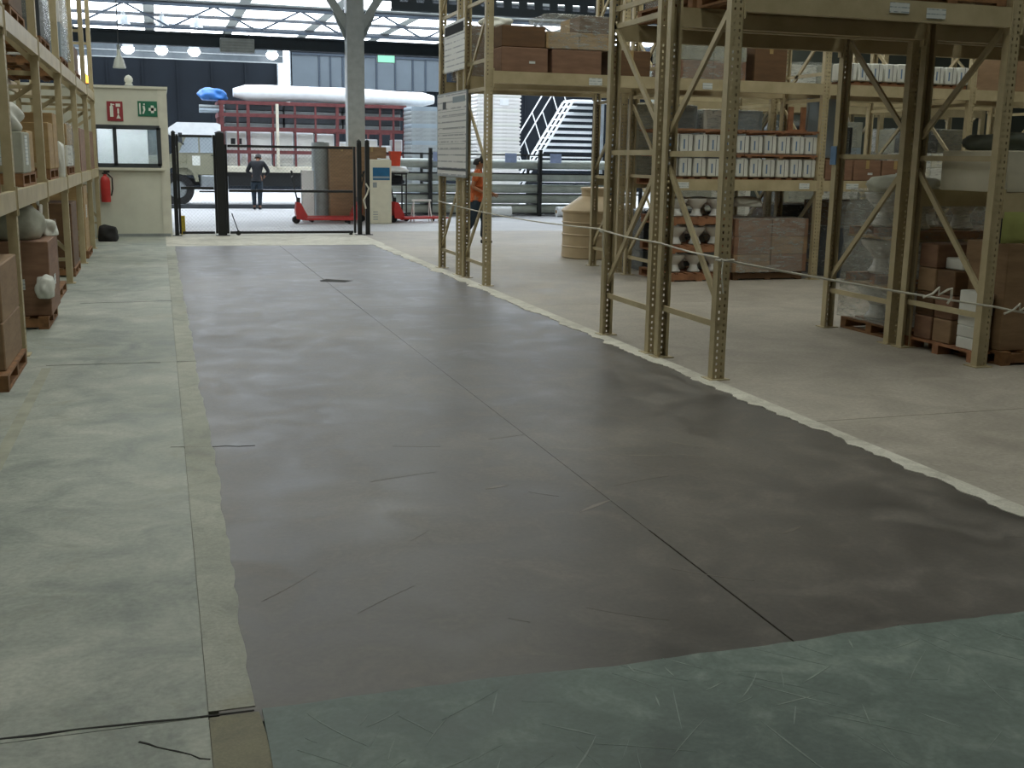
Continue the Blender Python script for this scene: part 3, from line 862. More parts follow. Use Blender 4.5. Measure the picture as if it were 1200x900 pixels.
# ------------------------------------------------------------------ FAR ROW GOODS
# high shelf over the open passage
pallet((4.72, 14.45, 2.72), 1.0, 1.1, 'wooden pallet on the high shelf beside the paper notice') if False else None
carton((4.50, 14.22, 2.72), .62, .6, .30, 'reddish brown carton on the high shelf next to the notice frame', M_cart5, tape=False, sticker=(.1, .12, .08, .03))
carton((4.50, 14.25, 3.03), .58, .55, .26, 'dark brown carton stacked on the reddish one', M_cart4, tape=False)
carton((5.22, 14.25, 2.72), .68, .6, .30, 'reddish carton half under cloudy film on the high shelf', M_cart5, tape=False)
wrapped_load((5.25, 14.35, 3.03), .9, .75, .42, 'cloudy film wrapped bundle on top of the reddish carton', [M_cart3, M_sack, M_cart4], 2, 2, 2, seed=31)
carton((6.0, 14.3, 2.72), .55, .6, .33, 'brown carton at the inner end of the high shelf over the passage', M_cart4)
wrapped_load((4.55, 15.75, 2.72), .85, .8, .7, 'dark wrapped cartons behind the paper notice', [M_cart4, M_cart2], 2, 2, 2, seed=33)
lumpy('film_heap', (4.62, 15.0+.6, 3.43), .42, .4, .14, 'white crumpled film on the dark cartons behind the notice', 'film heap', M_whitebag, 35)
wrapped_load((5.8, 15.8, 2.72), .9, .8, .5, 'wrapped cartons on the back shelf over the passage', [M_cart2, M_cart4], 2, 2, 2, seed=34)
# white packs on the middle shelf, two tiers on pallets
gp = 'white packs on the middle shelf'
ZP = 1.40
for i, X in enumerate((7.12, 8.28)):
    p0 = pallet((X, 14.46, ZP-.09), 1.14, .96, 'orange wooden pallet under the %s half of the lower white packs' % ('passage', 'blue tag')[i], mat=M_woodor)
    pt = thing('pallet', 'thin orange wooden tray between the tiers of white packs, %s half' % ('passage', 'blue tag')[i], 'pallet', (X, 14.40, ZP+.30))
    for j in range(6): MB().box(-.57, .57, -.48+j*.18, -.40+j*.18, .02, .045).build('deck_board', M_woodor, pt)
    for j in (-.5, 0, .5): MB().box(j-.03, j+.03, -.48, .5, 0, .02).build('stringer', M_woodor, pt)
    pt = thing('pallet', 'thin orange wooden tray on top of the white packs, %s half' % ('passage', 'blue tag')[i], 'pallet', (X, 14.40, ZP+.625))
    for j in range(6): MB().box(-.57, .57, -.48+j*.18, -.40+j*.18, .02, .045).build('deck_board', M_woodor, pt)
    for j in (-.5, 0, .5): MB().box(j-.03, j+.03, -.48, .5, 0, .02).build('stringer', M_woodor, pt)
packs(6.62, 11, 14.12, ZP+.035, .214, 'white upright pack, lower tier between orange pallets', 'white packs, lower tier')
packs(6.62, 11, 14.12, ZP+.352, .214, 'white upright pack, upper tier between orange pallets', 'white packs, upper tier')
fk = thing('fork_boards', 'two orange boards leaning upright above the white packs', 'boards', (8.55, 14.2, ZP+.672))
for xx in (0, .2): MB().box(xx-.035, xx+.035, -.02, .02, 0, .34).build('board', M_woodor, fk)
MB().box(-.05, .25, -.03, .03, 0, .03).build('cross_board', M_woodor, fk)
# blue tag on the second frame's back post
bt = MB().box(-.05, .05, -.004, .004, -.09, .09).build('blue_tag', M_bluep, None, (6.47, 9.84, 1.72)); tag(bt, 'small blue tag stuck on the back post near the white packs', 'tag')
bt.location = (6.47, 8.694, 1.72); bt.location = (6.405, 9.79, 1.72); bt.rotation_euler = (0, 0, PI/2)
# brown cartons, middle shelf, next bay
for i, X in enumerate((9.25, 9.72, 10.19)):
    carton((X, 14.25, 1.40), .45, .55, .29, 'reddish carton on the middle shelf past the white packs, %s of three' % ('first', 'second', 'third')[i], M_cart2, sticker=(.05, .1, .08, .03))
wrapped_load((10.78, 14.4, 1.40), .9, .9, .4, 'pale wrapped load on the middle shelf past the reddish cartons', [M_white, M_beigebox], 2, 2, 2, seed=40)
gp_ = thing('framed_panel', 'pale glazed panel standing above the reddish cartons', 'panel', (9.45, 14.75, 1.72))
MB().box(-.28, .28, -.006, .006, .03, .82).build('pane', M_panelgrey, gp_)
MB().box(-.30, -.27, -.02, .02, 0, .85).box(.27, .30, -.02, .02, 0, .85).box(-.27, .27, -.02, .02, 0, .03).box(-.27, .27, -.02, .02, .82, .85).build('frame', M_galv, gp_)
carton((9.7, 14.9, 1.40), 1.4, .5, .315, 'dark carton under the glazed panel behind the reddish cartons', M_cart4)
# high shelf packs
for i, (X, n) in enumerate(((9.75, 5), (10.82, 4))):
    pallet((X, 14.46, 2.72-.06), 1.0 if i == 0 else .94, .96, 'wooden pallet under white packs on the high shelf, %s' % ('by the glazed panel', 'by the last post')[i], mat=M_woodor)
    packs(X-(.44, .27)[i], n, 14.1, 2.72+.06, .214, 'white upright pack on the high shelf %s' % ('above the glazed panel', 'by the last post')[i], 'white packs on the high shelf %d' % i)
wrapped_load((7.2, 14.45, 2.72), 1.0, .9, .5, 'cloudy wrapped load on the high shelf above the white packs', [M_cart2, M_sack], 2, 2, 2, seed=51)
carton((8.1, 14.3, 2.72), .5, .5, .5, 'dark reddish carton beside the cloudy wrapped load', M_cart4)
carton((12.5, 14.4, 2.72), .9, .9, .6, 'brown carton at the far end of the high shelf', M_cart)
carton((12.4, 14.4, 1.40), .8, .9, .5, 'brown carton at the far end of the middle shelf', M_cart)
wrapped_load((7.2, 15.85, 1.40), 1.0, .9, 1.05, 'grey wrapped load on the back shelf behind the white packs', [M_panelgrey, M_sack], 2, 2, 3, seed=52)
wrapped_load((8.3, 15.85, 1.40), 1.0, .9, 1.0, 'pale grey wrapped load behind the orange boards', [M_panelgrey, M_white], 2, 2, 3, seed=53)
wrapped_load((9.9, 15.85, 1.40), 1.0, .9, .8, 'dull wrapped load behind the glazed panel', [M_sack, M_dkgrey], 2, 2, 2, seed=54)
wrapped_load((12.0, 15.85, 1.40), 1.0, .9, .8, 'dark wrapped load on the back shelf by the last post', [M_dkgrey, M_sack], 2, 2, 2, seed=55)
# floor level: three pallets of ceramic tanks, film wrapped cartons
for zi in range(3):
    z = zi*.385
    pallet((7.12, 14.45, z), .95, 1.0, 'orange pallet, %s, under white ceramic bowls' % ('on the floor', 'second up', 'third up')[zi], mat=M_woodor)
    for j, xx in enumerate((6.82, 7.12, 7.42)):
        basin((xx, 14.15, z+PH), .78, 'white ceramic bowl on the orange pallets, %s tier, %s' % (('floor', 'second', 'third')[zi], ('post side', 'middle', 'carton side')[j]), 'ceramic bowls on orange pallets', 0)
        basin((xx, 14.6, z+PH), .78, 'white ceramic bowl at the back of the orange pallets, %s tier, %s' % (('floor', 'second', 'third')[zi], ('post side', 'middle', 'carton side')[j]), 'ceramic bowls on orange pallets', 0)
pallet((7.12, 14.45, 3*.385), .95, 1.0, 'orange pallet laid on top of the ceramic bowls', mat=M_woodor) if False else None
pallet((8.22, 14.5, 0), 1.1, 1.0, 'dark wooden pallet under the shiny film wrapped cartons', mat=M_cart4)
wrapped_load((8.22, 14.45, PH), 1.18, 1.0, .75, 'shiny film wrapped brown cartons on the floor in the far row', [M_cart2, M_cart], 2, 2, 3, seed=60)
lumpy('film_heap', (7.95, 14.3, 1.02), .45, .4, .14, 'white crumpled plastic lying on the film wrapped cartons', 'film heap', M_whitebag, 62)
wrapped_load((9.9, 14.5, 0), 1.1, 1.0, 1.1, 'dark wrapped load on the floor beyond the film wrapped cartons', [M_cart4, M_dkgrey], 2, 2, 3, seed=63)
wrapped_load((12.2, 14.5, 0), 1.3, 1.0, 1.1, 'dark wrapped load on the floor by the last post', [M_cart4, M_dkgrey], 2, 2, 3, seed=64)
wrapped_load((7.5, 15.85, 0), 1.2, .9, .9, 'dark wrapped load behind the ceramic bowls', [M_cart4, M_dkgrey], 2, 2, 3, seed=65)
wrapped_load((9.9, 15.85, 0), 1.5, .9, 1.0, 'dark wrapped load on the floor at the back of the far row', [M_cart4, M_dkgrey], 2, 2, 3, seed=66)
# third row goods
for i, (X, Z, h) in enumerate(((10.22, 0, 1.1), (10.22, 1.45, 1.0), (10.22, 2.75, .8), (12.66, 0, 1.1), (12.66, 1.45, 1.0), (12.66, 2.75, .8), (15.1, 0, 1.1), (15.1, 1.45, .9))):
    wrapped_load((X, 20.15, Z), 1.7, .95, h, 'grey wrapped load in the rack beyond the water tank, %s bay, %s' % (('first', 'second', 'third')[i//3], ('floor', 'middle shelf', 'high shelf')[i % 3]), [M_panelgrey, M_sack, M_white], 2, 2, 2, seed=70+i)

# ------------------------------------------------------------------ notices on the far row frame
nb = thing('notice_board', 'large printed notice board hung on the rack frame', 'notice board', (3.955, 15.50, 1.39))
MB().box(-.012, .012, -.80, .80, 0, 1.12).build('board', M_notice, nb)
MB().box(-.018, -.012, -.80, .80, .07, .10).build('rule_line', M_dkgrey, nb)
MB().box(-.018, -.012, -.74, -.10, .99, 1.07).build('heading', M_panelgrey, nb)
MB().box(-.018, -.012, .30, .48, .92, 1.02).build('logo', M_dkgrey, nb)
for i in range(9): MB().box(-.016, -.012, -.74, .72, .28+i*.075, .286+i*.075).build('print_row', M_greyst, nb)
MB().box(-.014, .014, -.82, -.80, -.01, 1.13).box(-.014, .014, .80, .82, -.01, 1.13).box(-.014, .014, -.80, .80, 1.12, 1.14).box(-.014, .014, -.80, .80, -.02, 0).build('edge_strip', M_galv, nb)
ns = thing('notice_sheet', 'tilted paper notice hung above the notice board', 'notice', (3.955, 15.40, 2.80))
MB().box(-.004, .004, -.55, .55, 0, .66).build('sheet', M_notice2, ns)
MB().box(-.008, -.004, -.5, .5, .50, .62).build('heading', M_navy, ns)

# ------------------------------------------------------------------ rope
def sag(p, q, s, n=12):
    p, q = Vector(p), Vector(q)
    return [tuple(p.lerp(q, i/n)-Vector((0, 0, s*4*(i/n)*(1-i/n)))) for i in range(n+1)]
rp = thing('rope', 'thin white rope strung between the rack posts', 'rope', (0, 0, 0))
MB().tube(sag((3.97, 16.4, 1.0), (3.97, 9.9, 1.0), .05)+sag((3.97, 9.75, .99), (3.97, 8.7, .97), .01, 4)+sag((3.97, 8.5, .97), (3.97, 7.47, .94), .01, 4), .008, 6).build('cord', M_rope, rp)
MB().tube(sag((3.97, 7.45, .93), (6.45, 7.38, .52), .012)+sag((6.6, 7.37, .49), (8.9, 7.35, .15), .01, 6), .009, 6).build('cord', M_rope, rp)
for x, y, z in ((4.03, 9.83, .98), (4.03, 7.46, .92)):
    ring = [(x+.07*math.cos(a), y+.03+.06*math.sin(a), z+random.uniform(-.01, .01)) for a in [i*PI/5 for i in range(11)]]
    MB().tube(ring, .009, 6).build('knot', M_rope, rp)
    MB().tube([(x-.06, y-.05, z), (x-.07, y-.06, z-.1), (x-.05, y-.06, z-.24)], .006, 6).build('loose_end', M_rope, rp)
for x, z in ((5.86, .635), (6.66, .485)):
    MB().tube([(x-.13, 7.37, z-.02), (x-.05, 7.36, z+.01), (x, 7.35, z+.06), (x+.01, 7.36, z), (x+.07, 7.34, z+.04), (x+.12, 7.35, z+.05), (x+.13, 7.36, z-.03), (x+.09, 7.35, z-.07)], .010, 6).build('knot', M_rope, rp)

# ------------------------------------------------------------------ WATER TANK
tk = thing('water_tank', 'beige plastic water tank with a shoulder and neck', 'water tank', (7.02, 17.75, 0))
MB().lathe([(.52, 0), (.54, .02), (.535, .1), (.525, .4), (.53, .76), (.55, .77), (.55, .80), (.53, .82), (.25, 1.02), (.22, 1.03), (.22, 1.05)], 40).build('body', M_tank, tk, smooth=True)
MB().lathe([(.22, 1.05), (.22, 1.13), (.235, 1.13), (.235, 1.17), (.20, 1.18), (.02, 1.19)], 32).build('lid', M_tank, tk, smooth=True)
for z in (.2, .4, .6): MB().lathe([(.535, z-.015), (.545, z), (.535, z+.015)], 40, cap=False).build('band', M_tank, tk, smooth=True)

# ------------------------------------------------------------------ OFFICE BOOTH
of = link('wall_office', None); tag(of, 'cream office booth with a window, signs and flat top', 'booth', kind='structure')
OX0, OX1, OY0, OY1, OH = -4.6, .20, 23.3, 26.0, 2.84
b = MB()
wx0, wx1, wz0, wz1 = -1.16, .05, 1.38, 2.11
for y0, y1 in ((OY0, OY0+.1),):
    b.box(OX0, wx0, y0, y1, 0, OH); b.box(wx1, OX1, y0, y1, 0, OH); b.box(wx0, wx1, y0, y1, 0, wz0); b.box(wx0, wx1, y0, y1, wz1, OH)
b.build('front_wall', M_cream, of)
b = MB(); y0, y1 = OY1-.1, OY1
b.box(OX0, -2.2, y0, y1, 0, OH); b.box(.08, OX1, y0, y1, 0, OH); b.box(-2.2, .08, y0, y1, 0, 1.1); b.box(-2.2, .08, y0, y1, 2.3, OH)
b.build('back_wall', M_cream, of)
MB().box(OX1-.1, OX1, OY0+.1, OY1-.1, 0, OH).build('side_wall', M_cream, of)
MB().box(OX0, OX0+.1, OY0+.1, OY1-.1, 0, OH).build('side_wall', M_cream, of)
MB().box(OX0-.03, OX1+.03, OY0-.03, OY1+.03, OH, OH+.05).build('roof_slab', M_officetrim, of)
MB().box(-1.2, OX1-.02, OY0-.02, OY0, 0, .06).build('skirting', M_greyst, of)
MB().box(OX1-.16, OX1+.01, OY0-.015, OY0, 0, OH).build('corner_trim', M_officetrim, of)
wi = link('window_4', None, of)
m = MB()
for a in ((wx0, wx1, wz0-.04, wz0+.04), (wx0, wx1, wz1-.04, wz1+.04), (wx0-.02, wx0+.05, wz0, wz1), (wx1-.06, wx1+.02, wz0, wz1), (-.82, -.75, wz0, wz1)):
    m.box(a[0], a[1], OY0-.03, OY0+.06, a[2], a[3])
m.build('window_frame', M_dkgrey, of)
MB().box(wx0-.05, wx1+.06, OY0-.08, OY0, wz0-.09, wz0-.04).build('window_sill', M_officetrim, of)
MB().box(wx0, -.82, OY0+.03, OY0+.04, wz0, wz1).build('pane', M_glass, of)
MB().box(-.75, wx1, OY0+.02, OY0+.03, wz0, wz1).build('pane', M_glass, of)
bpy.data.objects.remove(wi)
MB().box(-2.2, .08, OY1-.06, OY1-.05, 1.1, 2.3).build('pane', M_glass, of)
MB().box(-1.08, -1.02, OY1-.09, OY1-.02, 1.1, 2.3).build('mullion', M_dkgrey, of)
bl = thing('roller_blind', 'white blind seen through the booth window', 'blind', (-1.4, OY1-.16, 1.3))
MB().box(-1.2, 1.2, 0, .01, 0, 1.1).build('fabric', M_whitetarp, bl)
MB().cyl((-1.22, .005, 1.12), (1.22, .005, 1.12), .03, n=10).build('roller', M_galv, bl)
tl = thing('added_tube_lamp', 'added tube lamp brightening the booth interior', 'lamp', (-1.0, 24.7, OH-.09))  # added lamp, brightens the booth interior behind its window
MB().box(-.65, .65, -.06, .06, .04, .09).build('casing', M_signwhite, tl)
for yy in (-.03, .03): MB().cyl((-.6, yy, .02), (.6, yy, .02), .016, n=10).build('tube', emis('added_tube_glow', '#e8f6ff', 110.0), tl)
# signs
sg = thing('extinguisher_sign', 'red fire extinguisher sign on the cream booth', 'sign', (-.755, OY0-.012, 2.22))
MB().box(-.145, .145, 0, .01, 0, .37).build('plate', M_signred, sg)
MB().box(-.09, -.03, -.004, 0, .08, .28).box(-.075, -.045, -.004, 0, .28, .33).box(-.045, -.005, -.004, 0, .30, .32).build('extinguisher_mark', M_signwhite, sg)
MB().prism([(.02, .05), (.10, .05), (.06, .14)], -.004, 0).box(.045, .075, -.004, 0, .14, .24).box(.02, .10, -.004, 0, .27, .33).build('arrow_mark', M_signwhite, sg)
sg = thing('first_aid_sign', 'green sign with white cross and running figure on the booth', 'sign', (-.155, OY0-.012, 2.32))
MB().box(-.18, .18, 0, .01, 0, .29).build('plate', M_signgreen, sg)
MB().box(.02, .16, -.004, 0, .11, .165).box(.063, .117, -.004, 0, .065, .21).build('cross_mark', M_signwhite, sg)
MB().box(-.15, -.125, -.004, 0, .04, .25).prism([(-.10, .05), (-.07, .05), (-.04, .13), (-.05, .2), (-.09, .2), (-.075, .12)], -.004, 0).box(-.075, -.045, -.004, 0, .215, .245).build('figure_mark', M_signwhite, sg)
# extinguisher
fe = thing('fire_extinguisher', 'red fire extinguisher hung on the booth wall under the window', 'extinguisher', (-1.0, OY0-.11, .68))
MB().lathe([(.085, 0), (.09, .02), (.09, .40), (.075, .46), (.03, .50), (.03, .53)], 20).build('cylinder', M_red, fe, smooth=True)
MB().box(-.05, .05, -.02, .02, .53, .56).box(-.02, .09, -.012, .012, .56, .60).build('valve', M_black, fe)
MB().tube([(.05, 0, .54), (.13, -.02, .46), (.13, -.03, .25), (.10, -.02, .12)], .014, 8).build('hose', M_rubber, fe)
MB().box(-.05, .05, .085, .11, .30, .34).build('bracket', M_black, fe)
sr = thing('siren', 'small white siren dome on the booth roof', 'siren', (-.48, 23.45, OH+.05))
MB().lathe([(.07, 0), (.07, .05), (.05, .06), (.075, .09), (.08, .14), (.05, .19), (.01, .21)], 16).build('dome', M_signwhite, sr, smooth=True)
MB().box(-.09, .09, -.09, .09, 0, .015).build('base', M_greyst, sr)
am = thing('beacon', 'small glowing amber beacon at the end of the long rack', 'beacon', (-1.27, 23.42, OH+.05))
MB().lathe([(.06, .03), (.06, .16), (.04, .20), (.01, .21)], 16).build('lens', M_amber, am, smooth=True)
MB().cyl((0, 0, 0), (0, 0, .03), .07, n=16).build('base', M_black, am)

# ------------------------------------------------------------------ GATES
def chain_mesh(x0, x1, z0, z1, pitch=.075, r=.0014):
    m = MB()
    for sgn in (-1, 1):
        c = x0-(z1-z0)
        while c < x1+(z1-z0):
            # line x = c + sgn*(z-z0)
            t0, t1 = 0.0, z1-z0
            xa, xb = c, c+sgn*(z1-z0)
            def clip(xl, s):
                return (xl-c)/sgn
            lo, hi = sorted((clip(x0, 0), clip(x1, 0)))
            t0, t1 = max(t0, lo), min(t1, hi)
            if t1-t0 > .01: m.cyl((c+sgn*t0, 0, z0+t0), (c+sgn*t1, 0, z0+t1), r, n=3, cap=False)
            c += pitch
    return m
def gate(label, x0, x1, h, y, midz):
    g = thing('gate', label, 'gate', (x0, y, 0))
    L = x1-x0
    for xx in (.022, L-.022): MB().box(xx-.022, xx+.022, -.03, .03, .04, h).build('stile', M_black, g)
    for z in (.06, midz, h-.03): MB().box(.06, L-.06, -.025, .025, z-.025, z+.025).build('rail', M_black, g)
    chain_mesh(.06, L-.06, .06, midz).build('chain_link', M_dkgrey, g)
    chain_mesh(.06, L-.06, midz, h-.03).build('chain_link', M_dkgrey, g)
    return g
gate('narrow black chain link gate between booth and thick post', .345, 1.10, 2.0, 23.5, .95)
g2 = gate('wide black chain link gate in front of the truck bed', 1.28, 3.92, 1.82, 23.5, .90)
MB().cyl((.22, -.03, .05), (.22, .03, .05), .05, n=16).build('wheel', M_rubber, g2)
MB().bar((.10, 0, .45), (.22, 0, .08), .02, .02).build('wheel_arm', M_black, g2)
MB().box(2.5, 2.56, -.04, .04, 0, .06).build('drop_bolt', M_black, g2)
for X, r, h, lab in ((.30, .04, 2.02, 'black gate post against the booth corner'), (1.19, .085, 2.03, 'thick black gate post between the two gates'),
                     (4.00, .045, 1.92, 'black gate post holding the wide gate latch'), (4.17, .045, 1.92, 'black gate post standing free next to the cream carton')):
    p = thing('gate_post', lab, 'post', (X, 23.5, 0))
    MB().box(-r, r, -r, r, 0, h, ch=.008).build('shaft', M_black, p)
    MB().box(-r-.05, r+.05, -r-.05, r+.05, 0, .012).build('foot_plate', M_black, p)
    MB().lathe([(r*1.1, h), (r*1.1, h+.02), (r*.3, h+.05)], 12).build('cap', M_black, p)
ch_ = thing('chain', 'pale chain looped around the free gate post', 'chain', (4.12, 23.42, .85))
MB().tube([(0, 0, .22), (.06, -.03, .12), (.02, -.03, 0), (-.05, -.02, -.12), (.0, 0, -.3)], .018, 6).build('links', M_rope, ch_)
ye = MB().box(-.05, .05, -.03, .03, 0, .38, ch=.01).build('yellow_marker', M_yel, None, (.42, 23.9, .05)); tag(ye, 'yellow plastic marker low behind the narrow gate', 'marker')
ye.location.z = 0

# ------------------------------------------------------------------ TRUCK
tk = thing('truck', 'olive stake bed truck with red rails facing the booth', 'truck', (0, 37.0, 0))
def P(mb, name, mat, parent=tk, smooth=False): return mb.build(name, mat, parent, smooth=smooth)
# cab: side profile in xz, extruded along y
cab = MB().prism([(.55, .95), (1.85, .95), (1.85, 2.18), (.80, 2.18), (.74, 2.14), (.42, 1.60), (.42, 1.3)], 0.0, 2.2)
cabo = P(cab, 'cab', M_olive)
P(MB().prism([(-1.0, .85), (.0, .85), (.0, 1.25), (.55, 1.25), (.55, 1.60), (-.8, 1.50), (-1.0, 1.45)], .15, 2.05), 'hood', M_olive)
P(MB().prism([(-.05, .62), (.0, 1.10), (.25, 1.32), (.95, 1.32), (1.15, 1.1), (1.2, .75), (1.1, .75), (1.0, 1.05), (.85, 1.18), (.4, 1.18), (.15, 1.02), (.06, .62)], -.10, .35), 'fender', M_olive)
P(MB().prism([(.45, 2.18), (1.92, 2.18), (1.92, 2.52), (1.80, 2.57), (.60, 2.57), (.35, 2.40), (.30, 2.25)], -.06, 2.26), 'roof_cover', M_whitetarp)
P(MB().prism([(.62, 1.64), (1.22, 1.64), (1.22, 2.12), (.86, 2.12)], -.012, 0), 'side_window', M_wscreen)
P(MB().prism([(1.27, 1.64), (1.74, 1.64), (1.74, 2.12), (1.27, 2.12)], -.012, 0), 'side_window', M_wscreen)
P(MB().prism([(.44, 1.66), (.48, 1.66), (.76, 2.14), (.72, 2.14)], .15, 2.05), 'windscreen', M_wscreen)
dr = P(MB().box(.85, 1.75, -.025, 0, .96, 1.60, ch=.01), 'door', M_olive)
P(MB().box(1.02, 1.26, -.032, -.025, 1.25, 1.55), 'placard', M_signwhite, dr)
P(MB().box(1.60, 1.70, -.05, -.025, 1.55, 1.58), 'handle', M_black, dr)
P(MB().tube([(.78, -.02, 1.9), (.70, -.22, 1.95), (.70, -.22, 2.1)], .02, 6), 'mirror_arm', M_black)
P(MB().box(.62, .74, -.27, -.20, 1.95, 2.25, ch=.01), 'mirror', M_dkgrey)
P(MB().box(-1.15, -1.0, .05, 2.15, .6, .9, ch=.02), 'bumper', M_galv)
P(MB().box(-.9, 7.6, .45, .6, .62, .82), 'chassis_rail', M_black)
P(MB().box(-.9, 7.6, 1.6, 1.75, .62, .82), 'chassis_rail', M_black)
P(MB().box(1.25, 2.1, -.05, .4, .5, .95, ch=.03), 'fuel_tank', M_galv)
P(MB().box(1.2, 1.9, -.1, .1, .42, .46), 'step', M_black)
P(MB().box(2.0, 7.8, .05, .45, .62, 1.05), 'side_skirt', M_black)
def wheel(x, y, r=.5, wdt=.28):
    t = P(MB().lathe([(r*.55, -wdt/2), (r*.95, -wdt/2), (r, -wdt*.35), (r, wdt*.35), (r*.95, wdt/2), (r*.55, wdt/2)], 28, cap=False), 'tyre', M_rubber, tk, True)
    t.location = (x, y, r); t.rotation_euler = (PI/2, 0, 0)
    P(MB().lathe([(r*.57, .10), (r*.5, .11), (r*.35, .03), (r*.18, .05), (r*.15, .14), (.01, .15)], 24), 'rim', M_galv, t, True)
wheel(.55, .12); wheel(.55, 2.0); wheel(6.2, .25); wheel(6.2, 1.9); wheel(5.0, .25)
bed = P(MB().box(1.92, 7.9, -.05, 2.25, 1.05, 1.25, ch=.02), 'bed', M_beigebox)
PX = [1.98, 2.45, 2.78, 3.55, 4.25, 4.9, 5.6, 6.3, 7.0, 7.45, 7.83]
for x in PX:
    wdt = .10 if x in (1.98, 2.78, 5.6, 7.83) else .06
    P(MB().box(x-wdt/2, x+wdt/2, -.04, .03, 1.25, 3.25), 'stake', M_rust)
    P(MB().box(x-wdt/2, x+wdt/2, 2.17, 2.24, 1.25, 3.25), 'stake', M_rust)
for z in (1.7, 2.42, 2.84, 3.22):
    P(MB().box(1.93, 7.88, -.055, -.02, z-.06, z+.05), 'rail', M_rust)
    P(MB().box(1.93, 7.88, 2.22, 2.26, z-.06, z+.05), 'rail', M_rust)
for i in range(5): P(MB().box(1.90, 1.95, -.02+i*.5, .06+i*.5, 1.25, 3.25), 'head_stake', M_rust)
for z in (1.7, 2.42, 2.84, 3.22): P(MB().box(1.88, 1.93, 0, 2.2, z-.06, z+.05), 'head_rail', M_rust)
P(MB().tube([(3.68, -.09, 1.2), (3.68, -.09, 3.2)], .05, 10), 'pale_pole', M_beigebox)
# cargo
cw = [(2.08, 2.42, 1.28, 1.72), (2.5, 2.74, 1.28, 1.7), (2.08, 2.72, 1.76, 2.36), (2.84, 3.5, 1.28, 2.36), (3.6, 4.2, 1.28, 2.38), (4.3, 4.85, 1.28, 2.36), (4.95, 5.52, 1.28, 2.34), (5.68, 6.26, 1.28, 2.1), (6.36, 6.95, 1.28, 2.2), (7.06, 7.42, 1.28, 2.0), (7.5, 7.78, 1.28, 2.2)]
wh = ['lowest by the cab', 'low beside the first stake', 'with two dark vents behind the cab', 'second panel', 'third panel', 'fourth panel', 'fifth panel', 'behind the grey column', 'just past the grey column', 'second past the grey column', 'last at the tail']
for (x0, x1, z0, z1), l in zip(cw, wh):
    t = thing('white_cargo_box', 'white boxed cargo in the truck bed, '+l, 'cargo box', ((x0+x1)/2, 37.55, z0-.03), 0, 'white cargo in the truck')
    d = (x1-x0)/2
    MB().box(-d, d, -.38, .38, 0, z1-z0, ch=.02).build('body', M_whitetarp, t)
    MB().box(-d+.04, d-.04, -.39, -.38, .05, z1-z0-.05).build('front_panel', M_white, t)
    if 'vents' in l:
        for vx in (-.10, .10): MB().box(vx-.07, vx+.07, -.40, -.39, .2, .38).build('vent', M_black, t)
for i, (x0, x1) in enumerate(((2.1, 3.9), (3.95, 5.8), (5.85, 7.75))):
    t = thing('grey_cargo_bundle', 'dull grey bundle on top of the white cargo, %s stretch of the bed' % ('cab end', 'middle', 'tail')[i], 'bundle', ((x0+x1)/2, 37.9, 2.4))
    d = (x1-x0)/2
    for k in range(4): MB().box(-d, d, -.6, .7, k*.2+.005, k*.2+.195, ch=.02).build('layer', M_dkgrey if k % 2 else M_greyst, t)
    bpy.context.view_layer.update()
def roll(x0, x1, y, z, r, label):
    m = MB(); pts = []; rr = []
    n = 16
    for i in range(n+1):
        t = i/n; pts.append((x0+(x1-x0)*t, y+.03*math.sin(7*t), z+.03*math.sin(5*t)-.0*t)); rr.append(r*(.55 if i in (0, n) else 1.0+.05*math.sin(13*t)))
    o = m.tube(pts, rr, 16).build('white_tarp_roll', M_whitetarp, None, smooth=True)
    return tag(o, label, 'tarp roll')
roll(2.35, 8.85, 37.17, 3.52, .24, 'long white tarp roll lying along the top of the truck load')
roll(2.6, 8.7, 37.77, 3.52, .24, 'second white tarp roll lying behind the first on the load')
lumpy('blue_tarp', (1.75, 37.5, 3.28), .85, .9, .36, 'crumpled blue tarp over the front of the truck load', 'tarp', M_bluetarp, 91)
lg = thing('pipe_bundle', 'grey bundle of pipes overhanging the truck cab', 'pipes', (1.9, 37.27, 2.89))
for i, (y, z) in enumerate(((-.13, 0), (0, 0), (.13, 0), (-.065, .115), (.065, .115))): MB().cyl((-.6, y, z+.065), (.18, y, z+.065), .063, n=14).build('pipe', M_greyst if i % 2 else M_panelgrey, lg, smooth=True)

# ------------------------------------------------------------------ LOADING BAY OBJECTS
gr = thing('sheet_roll', 'grey roll of sheeting standing upright by the brown carton', 'roll', (3.95, 29.0, 0))
MB().lathe([(.21, 0), (.225, .01), (.225, 1.93), (.21, 1.95), (.15, 1.94), (.15, 1.85), (.02, 1.85)], 28).build('outer_layer', M_greyst, gr, smooth=True)
MB().lathe([(.10, 1.85), (.10, 1.96), (.06, 1.96), (.06, 1.86)], 20).build('core', M_dkgrey, gr, smooth=True)
wp = thing('leaning_board', 'white board standing beside the grey upright roll', 'panel', (3.58, 28.75, 0))
MB().box(-.15, .15, 0, .05, 0, 1.25).build('sheet', M_whitetarp, wp)
MB().box(-.16, -.15, -.005, .055, 0, 1.26).box(.15, .16, -.005, .055, 0, 1.26).build('edge', M_galv, wp)
carton((4.42, 28.75, 0), .62, .5, 1.86, 'tall brown carton standing in front of the steel column', M_cart)
carton((5.22, 28.95, 0), .75, .45, 1.86, 'tall brown carton half hidden behind the cream carton', M_cart)
ac = thing('dispenser_cabinet', 'tall cream cabinet with a blue panel at the free gate post', 'cabinet', (5.15, 27.5, 0), .12)
MB().box(-.28, .28, -.20, .20, 0, 1.55, ch=.015).build('body', M_beigebox, ac)
MB().box(-.20, .23, -.21, -.20, 1.06, 1.36).build('blue_panel', M_blue, ac)
MB().box(-.20, .23, -.215, -.21, 1.10, 1.15).build('pale_stripe', M_panelgrey, ac)
